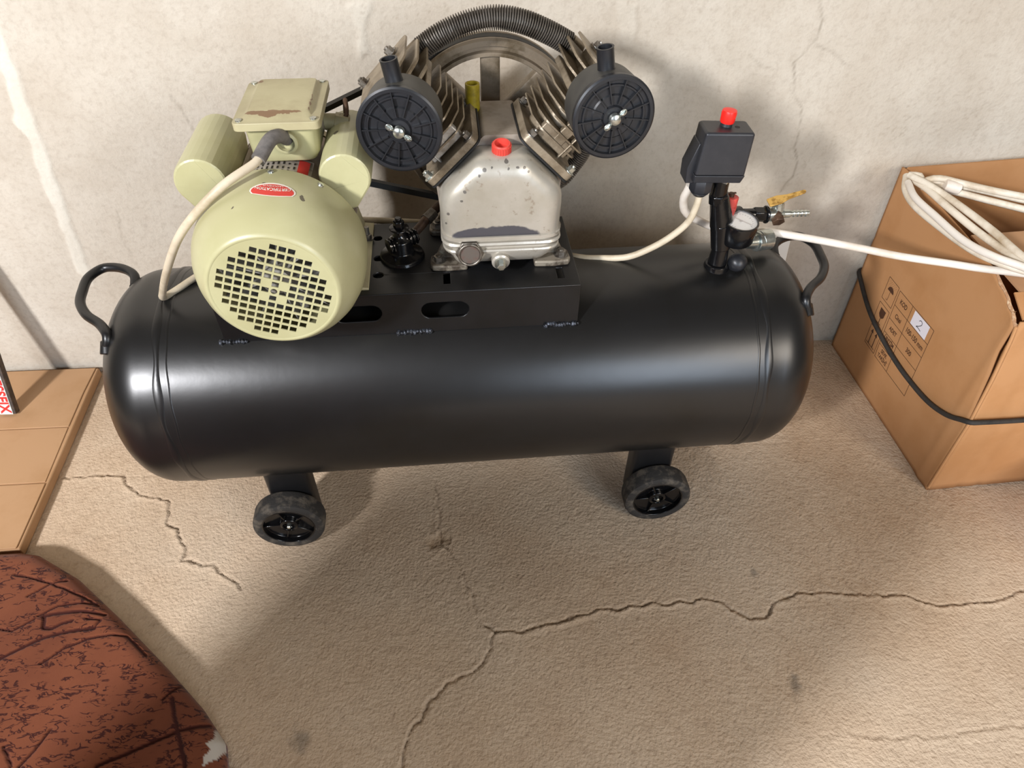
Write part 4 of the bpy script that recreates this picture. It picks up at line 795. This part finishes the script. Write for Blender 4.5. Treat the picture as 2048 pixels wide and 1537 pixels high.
# ------------------------------------------------ upholstered seat, lower left
VL=mat('brown_velvet','#734029',.9,c2='#653623',ns=3,sheen=.1,bump=.25,bs=500,bd=.0006,spec=.2)
nt=VL.node_tree; N=nt.nodes; Lk=nt.links; bsdf=N['Principled BSDF']
tc=N.new('ShaderNodeTexCoord'); mp=N.new('ShaderNodeMapping'); mp.inputs['Rotation'].default_value=(0,0,math.radians(40)); mp.inputs['Scale'].default_value=(1,2.3,.4); Lk.new(tc.outputs['Object'],mp.inputs[0])
wn=N.new('ShaderNodeTexNoise'); wn.inputs['Scale'].default_value=40; wn.inputs['Detail'].default_value=3; wn.inputs['Distortion'].default_value=.9; Lk.new(mp.outputs[0],wn.inputs[0])
ab=N.new('ShaderNodeMath'); ab.operation='SUBTRACT'; ab.inputs[1].default_value=.5; Lk.new(wn.outputs['Fac'],ab.inputs[0]); a2=N.new('ShaderNodeMath'); a2.operation='ABSOLUTE'; Lk.new(ab.outputs[0],a2.inputs[0])
m1=N.new('ShaderNodeMapRange'); m1.inputs[1].default_value=.045; m1.inputs[2].default_value=.025; Lk.new(a2.outputs[0],m1.inputs[0])
n2_=N.new('ShaderNodeTexNoise'); n2_.inputs['Scale'].default_value=34; n2_.inputs['Detail'].default_value=4; Lk.new(mp.outputs[0],n2_.inputs[0]); m2=N.new('ShaderNodeMapRange'); m2.inputs[1].default_value=.46; m2.inputs[2].default_value=.52; Lk.new(n2_.outputs['Fac'],m2.inputs[0])
ml=N.new('ShaderNodeMath'); ml.operation='MULTIPLY'; Lk.new(m1.outputs[0],ml.inputs[0]); Lk.new(m2.outputs[0],ml.inputs[1])
mx=N.new('ShaderNodeMix'); mx.data_type='RGBA'; mx.inputs[7].default_value=rgb('#391610'); Lk.new(ml.outputs[0],mx.inputs[0]); Lk.new(bsdf.inputs['Base Color'].links[0].from_socket,mx.inputs[6]); Lk.new(mx.outputs[2],bsdf.inputs['Base Color'])
attr_layer(VL,'stroke','#391610',1.0); attr_layer(VL,'torn','#b9b2a8',1.0)
ST=empty('seat_cushion',(-.6,-1.15,0)); tag(ST,'seat cushion in patterned brown velvet with a torn corner, lower left foreground','cushion')
out=[(-1.5,-.575)]+[(-1.08,-.565)]+[tuple(p) for p in SOFA]+[(-.405,-1.03),(-.405,-1.40),(-1.5,-1.40)]
out=fillet(out,[.05]+[.02]*(len(out)-3)+[.05,.05],3)
rings=[]
for z,dd in ((.001,.010),(.008,.003),(.016,.0),(.026,.0)):
    rings.append([(x+.6,y+1.15,z) for x,y in inset(out,dd)])
B().loft(rings,ca=True,cb=False).build('seat_side',VL,ST,ang=70)
gx=np.arange(-1.34,-.25,.0028); gy=np.arange(-1.69,-.83,.0028)
# top sheet follows the outline: radial fan grid
poly=np.array(out); cen=np.array([-.85,-1.0]); 
den=[]
for a,b_ in zip(poly,np.roll(poly,-1,0)):
    k=max(1,int(np.hypot(*(b_-a))/.003)); den+=[a+(b_-a)*i/k for i in range(k)]
den=np.array(den); den=np.vstack([den,den[:1]]); tt=(np.linspace(0,1,170)**.8)[:,None,None]
G=cen+(den[None]-cen)*tt; XX,YY=G[...,0],G[...,1]; dd_=poly_dist(XX,YY,[tuple(p) for p in out]+[tuple(out[0])]); q_=np.clip(1-dd_/.030,0,1); ZZ=.054-.028*(1-np.sqrt(np.clip(1-q_**2,0,1)))+.002*fbm(XX,YY,6,7)*(1-q_)
sk=np.zeros(XX.shape)
for i,pl in enumerate(STROKES):
    D=poly_dist(XX+.003*fbm(XX,YY,60,300+i),YY+.003*fbm(XX,YY,60,340+i),pl); wd=(.0030 if i in (3,7,8,5) else .0019); sk=np.maximum(sk,np.clip((wd+.0008-D)/.0012,0,1))
tn=in_poly(XX+.003*fbm(XX,YY,80,5),YY+.003*fbm(XX,YY,80,6),[tuple(p) for p in TORN]).astype(float)
so=grid_obj('seat_top',np.stack([XX+.6,YY+1.15,ZZ-.0035*sk],-1),VL,{'stroke':sk,'torn':tn}); so.parent=ST

# ------------------------------------------------ unseen chair shape beside the camera, added to cast the long floor shadow
AM=empty('shadow_caster',(-.62,-1.97,0)); tag(AM,'unseen brown velvet chair added beside the camera to cast the floor shadow','shadow_caster')
VP=mat('plain_brown_velvet','#6f3d2a',.9)
def pad(x0,y0,z0,x1,y1,z1,name,r=.04): 
    rg=[[(x,y,z) for x,y in rrect(x0+d,y0+d,x1-d,y1-d,r,5)] for z,d in ((z0,.01),(z0+.02,0),(z1-.05,0),(z1-.02,.01),(z1-.005,.025),(z1,.045))]
    return B().loft(rg).build(name,VP,AM,ang=60)
pad(-.40,.40,.02,.40,.53,1.0,'backrest'); pad(-.40,-.30,.10,.40,.40,.34,'seat_base'); pad(-.40,-.32,.03,-.27,.40,.58,'armrest'); pad(.27,-.32,.03,.40,.40,.58,'armrest')
